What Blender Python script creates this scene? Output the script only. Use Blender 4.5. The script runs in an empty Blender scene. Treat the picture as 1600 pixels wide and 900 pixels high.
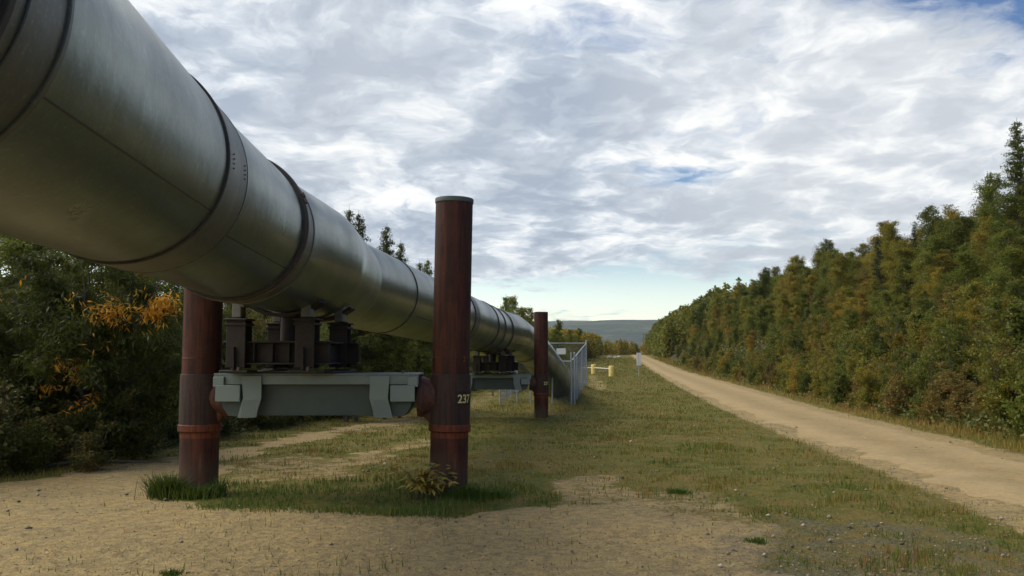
import bpy, math, random
import numpy as np
from mathutils import Vector, Matrix, noise

# ------------------------------------------------------------------ camera, sky, sun, exposure
scene = bpy.context.scene
COL = scene.collection
FPX, HZ = 1390.0, 562.0                       # focal length in photo pixels, horizon row
PITCH = math.atan((HZ - 450) / FPX)
CAMZ = 1.6
cam_d = bpy.data.cameras.new('camera')
cam_d.sensor_width = 36.0
cam_d.lens = 36.0 * FPX / 1600.0
cam_d.clip_start = 0.05
cam_d.clip_end = 30000
cam = bpy.data.objects.new('camera', cam_d)
cam.location = (0, 0, CAMZ)
cam.rotation_euler = (math.pi / 2 + PITCH, 0, 0)
COL.objects.link(cam)
scene.camera = cam

SUN_EL, SUN_AZ = math.radians(42), math.radians(-68)   # azimuth clockwise from +Y: to the left and a little ahead, behind thin cloud
sd = Vector((math.sin(SUN_AZ) * math.cos(SUN_EL), math.cos(SUN_AZ) * math.cos(SUN_EL), math.sin(SUN_EL)))
sun_d = bpy.data.lights.new('sun', 'SUN')
sun_d.energy = 2.0
sun_d.angle = math.radians(30)
sun_d.color = (1.0, 0.93, 0.82)
sun = bpy.data.objects.new('sun', sun_d)
sun.rotation_euler = sd.to_track_quat('Z', 'Y').to_euler()
sun.location = (0, 0, 60)
COL.objects.link(sun)

scene.view_settings.view_transform = 'Standard'
scene.view_settings.look = 'None'
scene.view_settings.gamma = 1.0
scene.view_settings.use_curve_mapping = False
scene.view_settings.exposure = 0.14
scene.render.engine = 'CYCLES'
scene.cycles.max_bounces = 6
scene.cycles.transparent_max_bounces = 8
scene.cycles.use_denoising = True


class NT:
    """Small helper for building node trees."""
    def __init__(self, tree):
        self.t = tree
        tree.nodes.clear()

    def n(self, typ, props=None, **ins):
        nd = self.t.nodes.new(typ)
        for k, v in (props or {}).items():
            setattr(nd, k, v)
        for k, v in ins.items():
            self.set(nd, k.replace('_', ' '), v)
        return nd

    def set(self, nd, key, v):
        sock = nd.inputs[int(key)] if str(key).isdigit() else nd.inputs[key]
        if isinstance(v, bpy.types.NodeSocket):
            self.t.links.new(v, sock)
        elif isinstance(v, (tuple, list)) and sock.type == 'RGBA' and len(v) == 3:
            sock.default_value = (*v, 1)
        else:
            sock.default_value = v

    def math(self, op, a, b=None, c=None, clamp=False):
        nd = self.t.nodes.new('ShaderNodeMath')
        nd.operation = op
        nd.use_clamp = clamp
        for i, v in enumerate((a, b, c)):
            if v is not None:
                self.set(nd, i, v)
        return nd.outputs[0]

    def mix(self, f, a, b, blend='MIX'):
        nd = self.t.nodes.new('ShaderNodeMix')
        nd.data_type = 'RGBA'
        nd.blend_type = blend
        for i, v in ((0, f), (6, a), (7, b)):
            if isinstance(v, bpy.types.NodeSocket):
                self.t.links.new(v, nd.inputs[i])
            elif i and len(v) == 3:
                nd.inputs[i].default_value = (*v, 1)
            else:
                nd.inputs[i].default_value = v
        return nd.outputs[2]

    def ramp(self, f, stops, interp='LINEAR'):
        nd = self.t.nodes.new('ShaderNodeValToRGB')
        nd.color_ramp.interpolation = interp
        el = nd.color_ramp.elements
        while len(el) < len(stops):
            el.new(0.5)
        for e, (p, c) in zip(el, stops):
            e.position = p
            e.color = (c, c, c, 1) if isinstance(c, (int, float)) else (*c, 1)
        self.t.links.new(f, nd.inputs[0])
        return nd.outputs[0]

    def noise(self, vec, scale, detail=4, rough=0.5, dist=0.0, out=0, lac=2.0, dim='3D'):
        nd = self.t.nodes.new('ShaderNodeTexNoise')
        nd.noise_dimensions = dim
        if vec is not None:
            self.t.links.new(vec, nd.inputs['Vector'])
        nd.inputs['Scale'].default_value = scale
        nd.inputs['Detail'].default_value = detail
        nd.inputs['Roughness'].default_value = rough
        nd.inputs['Distortion'].default_value = dist
        nd.inputs['Lacunarity'].default_value = lac
        return nd.outputs[out]

    def link(self, a, b):
        self.t.links.new(a, b)


# sky: Nishita with a broken deck of cloud on a plane high above the ground
world = bpy.data.worlds.new('World')
scene.world = world
world.use_nodes = True
w = NT(world.node_tree)
sky = w.n('ShaderNodeTexSky', {'sky_type': 'NISHITA', 'sun_disc': False, 'sun_elevation': SUN_EL,
                               'sun_rotation': SUN_AZ, 'air_density': 1.0, 'dust_density': 0.6, 'ozone_density': 1.2})
tc = w.n('ShaderNodeTexCoord')
sx = w.n('ShaderNodeSeparateXYZ', None, Vector=tc.outputs['Generated'])
elev = sx.outputs[2]
zc = w.math('ADD', w.math('MAXIMUM', elev, 0.0), 0.17)
px = w.math('DIVIDE', sx.outputs[0], zc)
py = w.math('DIVIDE', sx.outputs[1], zc)
pv = w.n('ShaderNodeCombineXYZ', None, X=px, Y=py, Z=0.0).outputs[0]
warp = w.noise(pv, 1.6, 4, 0.55, 0, 1, dim='2D')
pw = w.n('ShaderNodeVectorMath', {'operation': 'MULTIPLY_ADD'})
w.link(warp, pw.inputs[0]); pw.inputs[1].default_value = (0.26, 0.26, 0); w.link(pv, pw.inputs[2])
pw = pw.outputs[0]
def billow(vec, scale, detail, rough=.5, smooth=.6):
    nd = w.n('ShaderNodeTexVoronoi', {'feature': 'F1', 'normalize': True, 'voronoi_dimensions': '2D'})
    w.link(vec, nd.inputs['Vector'])
    nd.inputs['Scale'].default_value = scale
    nd.inputs['Detail'].default_value = detail
    nd.inputs['Roughness'].default_value = rough
    return nd.outputs['Distance']


warp2 = w.noise(pw, 5.0, 5, 0.6, 0, 1, dim='2D')
pl = w.n('ShaderNodeVectorMath', {'operation': 'MULTIPLY_ADD'})
w.link(warp2, pl.inputs[0]); pl.inputs[1].default_value = (0.10, 0.10, 0); w.link(pw, pl.inputs[2])
pl = pl.outputs[0]
big = w.noise(pw, 0.8, 2, 0.5, dim='2D')
lump = billow(pl, 4.6, 3, .6)                       # small at lump centres, large in the gaps between them
puff = w.noise(pl, 2.4, 9, 0.6, dim='2D')
fine = w.noise(pl, 9.0, 5, 0.6, dim='2D')
dens = w.math('ADD', w.math('MULTIPLY', big, 0.45), w.math('MULTIPLY', puff, 0.45))
dens = w.math('ADD', dens, w.math('MULTIPLY', w.math('SUBTRACT', .5, lump), 0.16))
# fewer clouds low over the horizon and in the far right upper part
low = w.ramp(elev, [(0.0, 0.0), (0.07, 0.05), (0.115, 0.8), (0.16, 1.0)])
dens = w.math('ADD', dens, w.math('MULTIPLY', w.math('SUBTRACT', low, 1.0), 0.17))
side = w.math('MULTIPLY', w.math('MAXIMUM', w.math('SUBTRACT', w.math('ADD', w.math('MULTIPLY', sx.outputs[0], .75), w.math('MULTIPLY', elev, 1.2)), 0.66), 0.0), 1.5)
dens = w.math('SUBTRACT', dens, side)
az = w.math('ADD', w.math('MULTIPLY', sx.outputs[0], .8), elev)
dens = w.math('ADD', dens, w.math('MULTIPLY', w.ramp(az, [(0.52, 1.0), (0.68, 0.0)]), w.math('MULTIPLY', low, 0.085)))
cover = w.ramp(dens, [(0.33, 0.0), (0.385, 0.6), (0.44, 1.0)])
thick = w.math('ADD', w.math('MULTIPLY', puff, 0.62), w.math('MULTIPLY', fine, 0.16))
thick = w.math('ADD', thick, w.math('MULTIPLY', w.math('SUBTRACT', .5, lump), 0.55))
def cloud_thickness(vec):
    p_ = w.noise(vec, 2.4, 8, 0.6, dim='2D')
    return w.math('ADD', w.math('MULTIPLY', p_, 0.78), w.math('MULTIPLY', w.math('SUBTRACT', .5, billow(vec, 4.6, 3, .6)), 0.4))


ofs = w.n('ShaderNodeVectorMath', {'operation': 'ADD'})
w.link(pl, ofs.inputs[0]); ofs.inputs[1].default_value = (-0.035, 0.065, 0)
relief = w.math('SUBTRACT', cloud_thickness(pl), cloud_thickness(ofs.outputs[0]))
thick = w.math('SUBTRACT', thick, w.math('MULTIPLY', relief, 0.95))
# lit cloud edges, blue-grey cloud bellies
shade = w.ramp(thick, [(0.32, (10.6, 10.5, 10.2)), (0.40, (8.8, 9.0, 9.2)), (0.455, (6.8, 7.3, 8.0)), (0.51, (5.1, 5.7, 6.6)), (0.60, (3.8, 4.4, 5.4))])
# broad brighter openings in the deck, and the thin bright veil ahead on the right
glowf = w.ramp(w.noise(pw, 1.1, 3, 0.5, dim='2D'), [(0.46, 0.0), (0.64, 1.0)])
shade = w.mix(w.math('MULTIPLY', glowf, 0.2), shade, (8.2, 8.3, 8.2))
gd = w.n('ShaderNodeVectorMath', {'operation': 'DOT_PRODUCT'})
w.link(tc.outputs['Generated'], gd.inputs[0]); gd.inputs[1].default_value = Vector((.36, .90, .26)).normalized()
gl = w.ramp(gd.outputs['Value'], [(0.955, 0.0), (0.998, 1.0)])
shade = w.mix(w.math('MULTIPLY', gl, 0.35), shade, (9.6, 9.5, 9.1))
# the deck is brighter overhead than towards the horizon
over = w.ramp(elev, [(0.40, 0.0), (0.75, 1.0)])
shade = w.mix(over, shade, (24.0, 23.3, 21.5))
skyc = w.mix(1.0, sky.outputs[0], w.ramp(elev, [(0.03, (2.5, 2.3, 2.1)), (0.08, (1.8, 1.7, 1.6)), (0.12, (.95, 1.05, 1.1)), (0.24, (.62, .80, 1.05))]), 'MULTIPLY')
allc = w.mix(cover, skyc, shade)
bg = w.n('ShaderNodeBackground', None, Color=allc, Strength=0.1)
wo = w.n('ShaderNodeOutputWorld')
w.link(bg.outputs[0], wo.inputs[0])

# ------------------------------------------------------------------ helpers
R_ = random.Random(7)
NPR = np.random.default_rng(7)


def tag(o, label=None, cat=None, group=None, kind=None):
    if label: o['label'] = label
    if cat: o['category'] = cat
    if group: o['group'] = group
    if kind: o['kind'] = kind
    return o


def thing(name, loc=(0, 0, 0), rz=0.0, label=None, cat=None, group=None):
    o = bpy.data.objects.new(name, None)
    COL.objects.link(o)
    o.location = loc
    o.rotation_euler = (0, 0, rz)
    o.empty_display_size = 0.1
    return tag(o, label, cat, group)


def copy_tree(o, parent=None):
    c = o.copy()
    COL.objects.link(c)
    c.parent = parent
    for ch in o.children:
        copy_tree(ch, c)
    return c


def rot_to(d):
    return Vector(d).to_track_quat('Z', 'Y').to_matrix()


class MB:
    def __init__(self):
        self.v, self.f = [], []

    def add(self, vs, fs):
        k = len(self.v)
        self.v += [tuple(p) for p in vs]
        self.f += [tuple(i + k for i in f) for f in fs]
        return self

    def box(self, c, s, rot=None, taper=1.0):
        m = rot or Matrix.Identity(3)
        vs = []
        for z in (-.5, .5):
            t = taper if z > 0 else 1
            for x, y in ((-.5, -.5), (.5, -.5), (.5, .5), (-.5, .5)):
                vs.append(Vector(c) + m @ Vector((x * s[0] * t, y * s[1] * t, z * s[2])))
        return self.add(vs, [(0, 3, 2, 1), (4, 5, 6, 7), (0, 1, 5, 4), (1, 2, 6, 5), (2, 3, 7, 6), (3, 0, 4, 7)])

    def bbox(self, c, s, b=0.006, rot=None):
        """box with chamfered edges"""
        m = rot or Matrix.Identity(3)
        hx, hy, hz = s[0] / 2, s[1] / 2, s[2] / 2
        b = min(b, hx * .8, hy * .8, hz * .8)
        vs, idx = [], {}
        for sx_ in (-1, 1):
            for sy in (-1, 1):
                for sz in (-1, 1):
                    for a in range(3):
                        h = [hx, hy, hz]
                        p = [sx_ * (h[0] - b), sy * (h[1] - b), sz * (h[2] - b)]
                        p[a] = (sx_, sy, sz)[a] * h[a]
                        idx[(sx_, sy, sz, a)] = len(vs)
                        vs.append(Vector(c) + m @ Vector(p))
        fs = []
        for a in range(3):
            o1, o2 = [i for i in range(3) if i != a]
            for sg in (-1, 1):
                q = []
                for u, v_ in ((-1, -1), (1, -1), (1, 1), (-1, 1)):
                    k = [0, 0, 0]; k[a] = sg; k[o1] = u; k[o2] = v_
                    q.append(idx[(*k, a)])
                fs.append(tuple(q if (sg > 0) == (a != 1) else q[::-1]))
        for a in range(3):
            o1, o2 = [i for i in range(3) if i != a]
            for u in (-1, 1):
                for v_ in (-1, 1):
                    k0 = [0, 0, 0]; k0[a] = -1; k0[o1] = u; k0[o2] = v_
                    k1 = list(k0); k1[a] = 1
                    q = [idx[(*k0, o1)], idx[(*k1, o1)], idx[(*k1, o2)], idx[(*k0, o2)]]
                    fs.append(tuple(q))
        for sx_ in (-1, 1):
            for sy in (-1, 1):
                for sz in (-1, 1):
                    fs.append(tuple(idx[(sx_, sy, sz, a)] for a in range(3)))
        return self.add(vs, fs)

    def prism(self, poly, y0, y1):
        """polygon in XZ extruded along Y"""
        n = len(poly)
        vs = [(x, y0, z) for x, z in poly] + [(x, y1, z) for x, z in poly]
        fs = [tuple(range(n)), tuple(range(2 * n - 1, n - 1, -1))]
        fs += [(i, i + n, (i + 1) % n + n, (i + 1) % n) for i in range(n)]
        return self.add(vs, fs)

    def tube(self, pts, rad, n=8, cap=True):
        pts = [Vector(p) for p in pts]
        rad = rad if isinstance(rad, (list, tuple)) else [rad] * len(pts)
        vs, fs = [], []
        ref = None
        for i, p in enumerate(pts):
            d = (pts[min(i + 1, len(pts) - 1)] - pts[max(i - 1, 0)]).normalized()
            if ref is None:
                ref = Vector((0, 0, 1)) if abs(d.z) < .9 else Vector((1, 0, 0))
            s = d.cross(ref).normalized()
            u = s.cross(d)
            ref = u
            for k in range(n):
                a = 2 * math.pi * k / n
                vs.append(p + rad[i] * (math.cos(a) * s + math.sin(a) * u))
        for i in range(len(pts) - 1):
            for k in range(n):
                fs.append((i * n + k, i * n + (k + 1) % n, (i + 1) * n + (k + 1) % n, (i + 1) * n + k))
        if cap:
            fs.append(tuple(range(n - 1, -1, -1)))
            fs.append(tuple((len(pts) - 1) * n + k for k in range(n)))
        return self.add(vs, fs)

    def lathe(self, prof, n=48, M=None):
        """profile (r, z) turned round Z; M a 4x4 placing it"""
        M = M or Matrix.Identity(4)
        vs, fs = [], []
        for r, z in prof:
            for k in range(n):
                a = 2 * math.pi * k / n
                vs.append(M @ Vector((r * math.cos(a), r * math.sin(a), z)))
        for i in range(len(prof) - 1):
            for k in range(n):
                fs.append((i * n + k, i * n + (k + 1) % n, (i + 1) * n + (k + 1) % n, (i + 1) * n + k))
        return self.add(vs, fs)

    def build(self, name, mat, parent=None, smooth=None):
        me = bpy.data.meshes.new(name)
        me.from_pydata(self.v, [], self.f)
        me.materials.append(mat)
        me.validate()
        if smooth is not None:
            me.polygons.foreach_set('use_smooth', [True] * len(me.polygons))
            me.set_sharp_from_angle(angle=math.radians(smooth))
        o = bpy.data.objects.new(name, me)
        COL.objects.link(o)
        o.parent = parent
        return o


def np_mesh(name, V, F, mat, attr=None, parent=None, link=True, smooth=False):
    """fast mesh from arrays; attr = dict of per-vertex float arrays"""
    me = bpy.data.meshes.new(name)
    k = F.shape[1]
    me.vertices.add(len(V))
    me.vertices.foreach_set('co', np.ascontiguousarray(V, dtype=np.float32).ravel())
    me.loops.add(F.size)
    me.loops.foreach_set('vertex_index', F.astype(np.int32).ravel())
    me.polygons.add(len(F))
    me.polygons.foreach_set('loop_start', np.arange(0, F.size, k, dtype=np.int32))
    if smooth:
        me.polygons.foreach_set('use_smooth', np.ones(len(F), dtype=bool))
    for an, av in (attr or {}).items():
        a = me.attributes.new(an, 'FLOAT', 'POINT')
        a.data.foreach_set('value', np.ascontiguousarray(av, dtype=np.float32))
    me.materials.append(mat)
    me.update(calc_edges=True)
    if not link:
        return me
    o = bpy.data.objects.new(name, me)
    COL.objects.link(o)
    o.parent = parent
    return o


# ------------------------------------------------------------------ terrain height
GY = [-50, 0, 6, 10.7, 20, 29, 38, 55, 77, 100, 150, 200, 260, 300, 420, 700, 1500, 9000]
GZ = [.03, .03, .03, .0, -.13, -.27, -.31, -.2, .05, .35, 1.2, 2.0, 3.0, 3.1, -1, -25, -60, -60]
RL = np.array([(4.3, 2), (4.6, 5), (5.02, 8.87), (5.6, 13.04), (6.5, 20.66), (7.75, 29.95), (9.45, 43.81), (12.1, 66.75), (17.3, 112), (26.2, 190), (35, 262), (40, 300)])
RR = np.array([(6.9, 2), (7.3, 6), (8.62, 15.15), (10.6, 25.49), (13.0, 42.0), (14.6, 54.92), (16.4, 72.43), (19.3, 101.24), (22.6, 130), (30.2, 192), (38.6, 262), (43.6, 300)])


def road_l(y): return np.interp(y, RL[:, 1], RL[:, 0])
def road_r(y): return np.interp(y, RR[:, 1], RR[:, 0])


EDGE = np.array([(-11.5, 2), (-8.9, 8), (-7.5, 12), (-6.95, 15), (-6.8, 18.6), (-6.7, 21), (-6.0, 28), (-5.3, 31), (-4.2, 35), (-3.0, 45), (-1.6, 63), (2.0, 85), (6.5, 110), (12.0, 150), (19, 200), (27, 260)])
def wood_l(y): return np.interp(y, EDGE[:, 1], EDGE[:, 0])


def smooth01(t):
    t = np.clip(t, 0, 1)
    return t * t * (3 - 2 * t)


def height(x, y):
    x = np.asarray(x, float); y = np.asarray(y, float)
    z = np.interp(y, GY, GZ)
    s = x - road_r(y) - 1.3
    z = z + np.where(s > 0, 0.54 * np.minimum(s, 13) * smooth01(s / 3.5) + 0.16 * np.clip(s - 13, 0, 40), 0) * smooth01((420 - y) / 150)
    # left wood stands on a low bank
    q = wood_l(y) - x
    z = z + np.where(q > 0, 0.10 * np.clip(q, 0, 12), 0) * smooth01((300 - y) / 100)
    # mound over the buried pipe
    z = z + 1.0 * np.exp(-(((x - 2.5) / 1.7) ** 2 + ((y - 46.0) / 3.2) ** 2))
    # gentle unevenness
    z = z + 0.02 * np.sin(x * 1.1 + 0.6 * np.sin(y * .7)) * np.sin(y * 0.83 + 1.0) * smooth01((y - 2) / 6)
    return z


Fw = np.array([0, math.cos(PITCH), math.sin(PITCH)])
Uw = np.array([0, -math.sin(PITCH), math.cos(PITCH)])


def at(pxx, pyy):
    """ground point seen at a pixel of the 1600x900 photo"""
    r = Fw + (pxx - 800) / FPX * np.array([1, 0, 0]) + (450 - pyy) / FPX * Uw
    t = np.geomspace(.8, 320, 4000)
    P = np.array([0, 0, CAMZ]) + r * t[:, None]
    g = np.interp(P[:, 1], GY, GZ)
    k = np.argmax(P[:, 2] <= g)
    return P[k, 0], P[k, 1]


def inpoly(X, Y, poly):
    c = np.zeros(X.shape, bool)
    n = len(poly)
    for i in range(n):
        x1, y1 = poly[i]; x2, y2 = poly[(i + 1) % n]
        if y1 == y2: continue
        k = ((y1 > Y) != (y2 > Y)) & (X < (x2 - x1) * (Y - y1) / (y2 - y1) + x1)
        c ^= k
    return c


def vnoise(X, Y, sc, seed=0, octv=4):
    """value noise on arrays"""
    out = np.zeros(np.shape(X)); amp = 1; tot = 0
    for o in range(octv):
        rg = np.random.default_rng(seed * 31 + o)
        T = rg.random((256, 256))
        u = np.asarray(X) * sc * 2 ** o + 17.3 * o; v = np.asarray(Y) * sc * 2 ** o + 5.1 * o
        iu, iv = np.floor(u).astype(int), np.floor(v).astype(int)
        fu, fv = u - iu, v - iv
        fu = fu * fu * (3 - 2 * fu); fv = fv * fv * (3 - 2 * fv)
        a = T[iu % 256, iv % 256]; b = T[(iu + 1) % 256, iv % 256]
        c = T[iu % 256, (iv + 1) % 256]; d = T[(iu + 1) % 256, (iv + 1) % 256]
        out += amp * ((a * (1 - fu) + b * fu) * (1 - fv) + (c * (1 - fu) + d * fu) * fv)
        tot += amp; amp *= .55
    return out / tot


SAND = [
    (1.0, [(-500, 775), (0, 757), (150, 736), (285, 716), (420, 688), (520, 669), (650, 650), (664, 655), (540, 679), (430, 701), (352, 722), (346, 755), (255, 768), (300, 783), (440, 795), (600, 804), (700, 807), (800, 800), (900, 786), (985, 784), (1090, 806), (1180, 848), (1235, 905), (1320, 1050), (1500, 1700), (-2600, 1700)]),
    (.52, [(350, 725), (450, 710), (575, 718), (560, 748), (440, 757), (352, 757)]),
    (.62, [(430, 738), (540, 712), (668, 684), (670, 695), (600, 717), (500, 742)]),
    (.62, [(870, 750), (960, 735), (1010, 772), (940, 786), (885, 786)]),
    (.55, [(930, 770), (1100, 765), (1200, 820), (1240, 905), (1100, 905), (960, 800)]),
    (.55, [(915, 590), (930, 585), (948, 607), (935, 612)]),
    (.45, [(560, 660), (660, 640), (800, 606), (840, 606), (700, 650), (600, 690)]),
]
SAND = [(wt, [at(*p) for p in poly]) for wt, poly in SAND]
GRAVEL = [at(*p) for p in [(1100, 850), (1240, 805), (1420, 815), (1620, 860), (1900, 1000), (1250, 1000)]]
LUSH = [at(*p) for p in [(260, 768), (345, 752), (420, 757), (640, 745), (780, 752), (900, 772), (880, 792), (700, 812), (430, 800), (300, 790)]]


def masks(X, Y):
    """bare sand, gravel and lush-grass weights on the ground"""
    wx = (vnoise(X, Y, 1.3, 1) - .5) * 1.1
    wy = (vnoise(X, Y, 1.3, 2) - .5) * 1.1
    sc = np.clip(Y / 12, .5, 1.5)
    s = np.zeros(np.shape(X))
    for wt, poly in SAND:
        acc = 0
        for dx, dy in ((0, 0), (.12, 0), (-.12, 0), (0, .14), (0, -.14)):
            acc = acc + inpoly(X + wx * sc + dx * sc, Y + wy * sc * 1.2 + dy * sc, poly)
        s = np.maximum(s, wt * acc / 5)
    ed = np.minimum(np.abs(X - road_l(Y)), np.abs(X - road_r(Y)))
    inside = (X > road_l(Y) - .1) & (X < road_r(Y) + .1)
    s = np.maximum(s, np.where(inside, 1, smooth01(1 - ed / .6) * .8))
    s = s * (Y < 320)
    g = inpoly(X + wx, Y + wy, GRAVEL) * 1.0
    l = inpoly(X + wx * .9, Y + wy * .9, LUSH) * 1.0
    return s, g, l


# ------------------------------------------------------------------ materials
def new_mat(name):
    m = bpy.data.materials.new(name)
    m.use_nodes = True
    return m, NT(m.node_tree)


def finish(nt, bsdf, disp=None):
    o = nt.n('ShaderNodeOutputMaterial')
    nt.link(bsdf, o.inputs[0])


def geo_pos(nt):
    return nt.n('ShaderNodeNewGeometry').outputs['Position']


def bump(nt, h, strength=.3, dist=.01, normal=None):
    b = nt.n('ShaderNodeBump', None, Strength=strength, Distance=dist, Height=h)
    if normal is not None:
        nt.link(normal, b.inputs['Normal'])
    return b.outputs[0]


def sand_colour(nt, pos):
    n1 = nt.noise(pos, 0.7, 5, .6)
    n2 = nt.noise(pos, 9.0, 6, .7)
    n3 = nt.noise(pos, 55.0, 4, .7)
    c = nt.ramp(n1, [(.3, (.34, .25, .105)), (.5, (.43, .32, .135)), (.7, (.47, .325, .13))])
    c = nt.mix(nt.math('MULTIPLY', nt.ramp(n2, [(.42, 1.0), (.56, 0.0)]), .45), c, (.15, .12, .085))
    c = nt.mix(nt.math('MULTIPLY', nt.ramp(n3, [(.40, 1.0), (.50, 0.0)]), .55), c, (.11, .085, .06))
    c = nt.mix(nt.math('MULTIPLY', nt.ramp(n3, [(.60, 0.0), (.70, 1.0)]), .5), c, (.50, .42, .32))
    tr_ = nt.noise(pos, 2.1, 6, .72, .6)
    c = nt.mix(nt.math('MULTIPLY', nt.ramp(tr_, [(.62, 0.0), (.70, 1.0)]), .6), c, (.095, .085, .05))
    return c, n2, n3


def ground_material():
    m, nt = new_mat('ground_soil_and_turf')
    pos = geo_pos(nt)
    sand = nt.n('ShaderNodeAttribute', {'attribute_name': 'sand'}).outputs['Fac']
    grav = nt.n('ShaderNodeAttribute', {'attribute_name': 'gravel'}).outputs['Fac']
    wood = nt.n('ShaderNodeAttribute', {'attribute_name': 'wood'}).outputs['Fac']
    sc, n2, n3 = sand_colour(nt, pos)
    n_low = nt.noise(pos, 3.5, 4, .6)
    # turf: thatch, moss and low green
    t1 = nt.noise(pos, 0.45, 5, .62)
    t2 = nt.noise(pos, 3.2, 6, .7)
    t3 = nt.noise(pos, 28.0, 4, .7)
    turf = nt.ramp(t2, [(.34, (.20, .135, .034)), (.44, (.165, .135, .026)), (.53, (.115, .12, .018)), (.7, (.07, .098, .012))])
    turf = nt.mix(nt.math('MULTIPLY', nt.ramp(t1, [(.42, 0.0), (.62, 1.0)]), .5), turf, (.24, .165, .055))
    turf = nt.mix(nt.math('MULTIPLY', nt.ramp(t3, [(.38, 1.0), (.52, 0.0)]), .5), turf, (.045, .042, .02))
    f = nt.math('ADD', sand, nt.math('MULTIPLY', nt.math('SUBTRACT', t2, .5), 1.5))
    f = nt.math('ADD', f, nt.math('MULTIPLY', nt.math('SUBTRACT', t3, .5), .8))
    f = nt.ramp(f, [(.40, 0.0), (.66, 1.0)])
    c = nt.mix(f, turf, sc)
    # patch of dark washed gravel
    gcol = nt.ramp(nt.noise(pos, 45.0, 3, .8), [(.35, (.06, .055, .04)), (.5, (.12, .10, .065)), (.64, (.30, .25, .18))])
    gf = nt.math('MULTIPLY', grav, nt.ramp(t2, [(.38, 0.0), (.55, 1.0)]))
    c = nt.mix(nt.math('MULTIPLY', gf, .55), c, gcol)
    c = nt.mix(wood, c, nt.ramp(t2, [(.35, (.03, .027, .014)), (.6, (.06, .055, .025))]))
    h = nt.math('ADD', nt.math('MULTIPLY', n3, .5), nt.math('MULTIPLY', n2, 1.4))
    b = nt.n('ShaderNodeBsdfPrincipled', None, Base_Color=c, Roughness=.95)
    b.inputs['Specular IOR Level'].default_value = .15
    nt.link(bump(nt, nt.math('ADD', h, nt.math('MULTIPLY', n_low, 2.5)), .9, .035), b.inputs['Normal'])
    finish(nt, b.outputs[0])
    return m


def road_material():
    m, nt = new_mat('packed_dirt_road')
    pos = geo_pos(nt)
    sc, n2, n3 = sand_colour(nt, pos)
    u = nt.n('ShaderNodeAttribute', {'attribute_name': 'across'}).outputs['Fac']
    wob = nt.math('ADD', u, nt.math('MULTIPLY', nt.math('SUBTRACT', nt.noise(pos, .5, 3, .5), .5), .25))
    ruts = nt.ramp(wob, [(0.0, .2), (.22, 1.0), (.40, .35), (.5, .15), (.60, .35), (.80, 1.0), (1.0, .1)])
    c = nt.mix(nt.math('MULTIPLY', nt.math('SUBTRACT', 1.0, ruts), .30), sc, (.23, .17, .085))
    c = nt.mix(nt.math('MULTIPLY', ruts, .45), c, (.50, .37, .20))
    c = nt.mix(nt.math('MULTIPLY', nt.ramp(nt.noise(pos, 1.6, 5, .65), [(.45, 0.0), (.7, 1.0)]), .35), c, (.36, .23, .13))
    b = nt.n('ShaderNodeBsdfPrincipled', None, Base_Color=c, Roughness=.95)
    b.inputs['Specular IOR Level'].default_value = .15
    nt.link(bump(nt, nt.math('ADD', n3, n2), .6, .02), b.inputs['Normal'])
    finish(nt, b.outputs[0])
    return m


def leaf_mat(name, stops, trans=.42, var=.25):
    m, nt = new_mat(name)
    t = nt.n('ShaderNodeAttribute', {'attribute_name': 'tint'}).outputs['Fac']
    rnd = nt.n('ShaderNodeObjectInfo').outputs['Random']
    f = nt.math('ADD', t, nt.math('MULTIPLY', nt.math('SUBTRACT', rnd, .5), var), clamp=True)
    c = nt.ramp(f, stops)
    hsv = nt.n('ShaderNodeHueSaturation', None, Saturation=1.0, Color=c)
    v = nt.math('ADD', .78, nt.math('MULTIPLY', nt.math('FRACT', nt.math('MULTIPLY', rnd, 7.31)), .44))
    nt.link(v, hsv.inputs['Value'])
    c = hsv.outputs[0]
    d = nt.n('ShaderNodeBsdfPrincipled', None, Base_Color=c, Roughness=.6)
    d.inputs['Specular IOR Level'].default_value = .3
    tr = nt.n('ShaderNodeBsdfTranslucent', None, Color=c)
    mx = nt.n('ShaderNodeMixShader')
    mx.inputs[0].default_value = trans
    nt.link(d.outputs[0], mx.inputs[1]); nt.link(tr.outputs[0], mx.inputs[2])
    finish(nt, mx.outputs[0])
    return m


def simple(name, col, rough=.7, metal=0.0, nscale=12, namt=.35, dark=None, bmp=.0):
    m, nt = new_mat(name)
    tcn = nt.n('ShaderNodeTexCoord').outputs['Object']
    n = nt.noise(tcn, nscale, 5, .6)
    dk = dark or tuple(k * .5 for k in col)
    c = nt.mix(nt.math('MULTIPLY', nt.ramp(n, [(.35, 1.0), (.65, 0.0)]), namt), col, dk)
    b = nt.n('ShaderNodeBsdfPrincipled', None, Base_Color=c, Roughness=rough, Metallic=metal)
    if bmp:
        nt.link(bump(nt, n, bmp, .01), b.inputs['Normal'])
    finish(nt, b.outputs[0])
    return m


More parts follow.
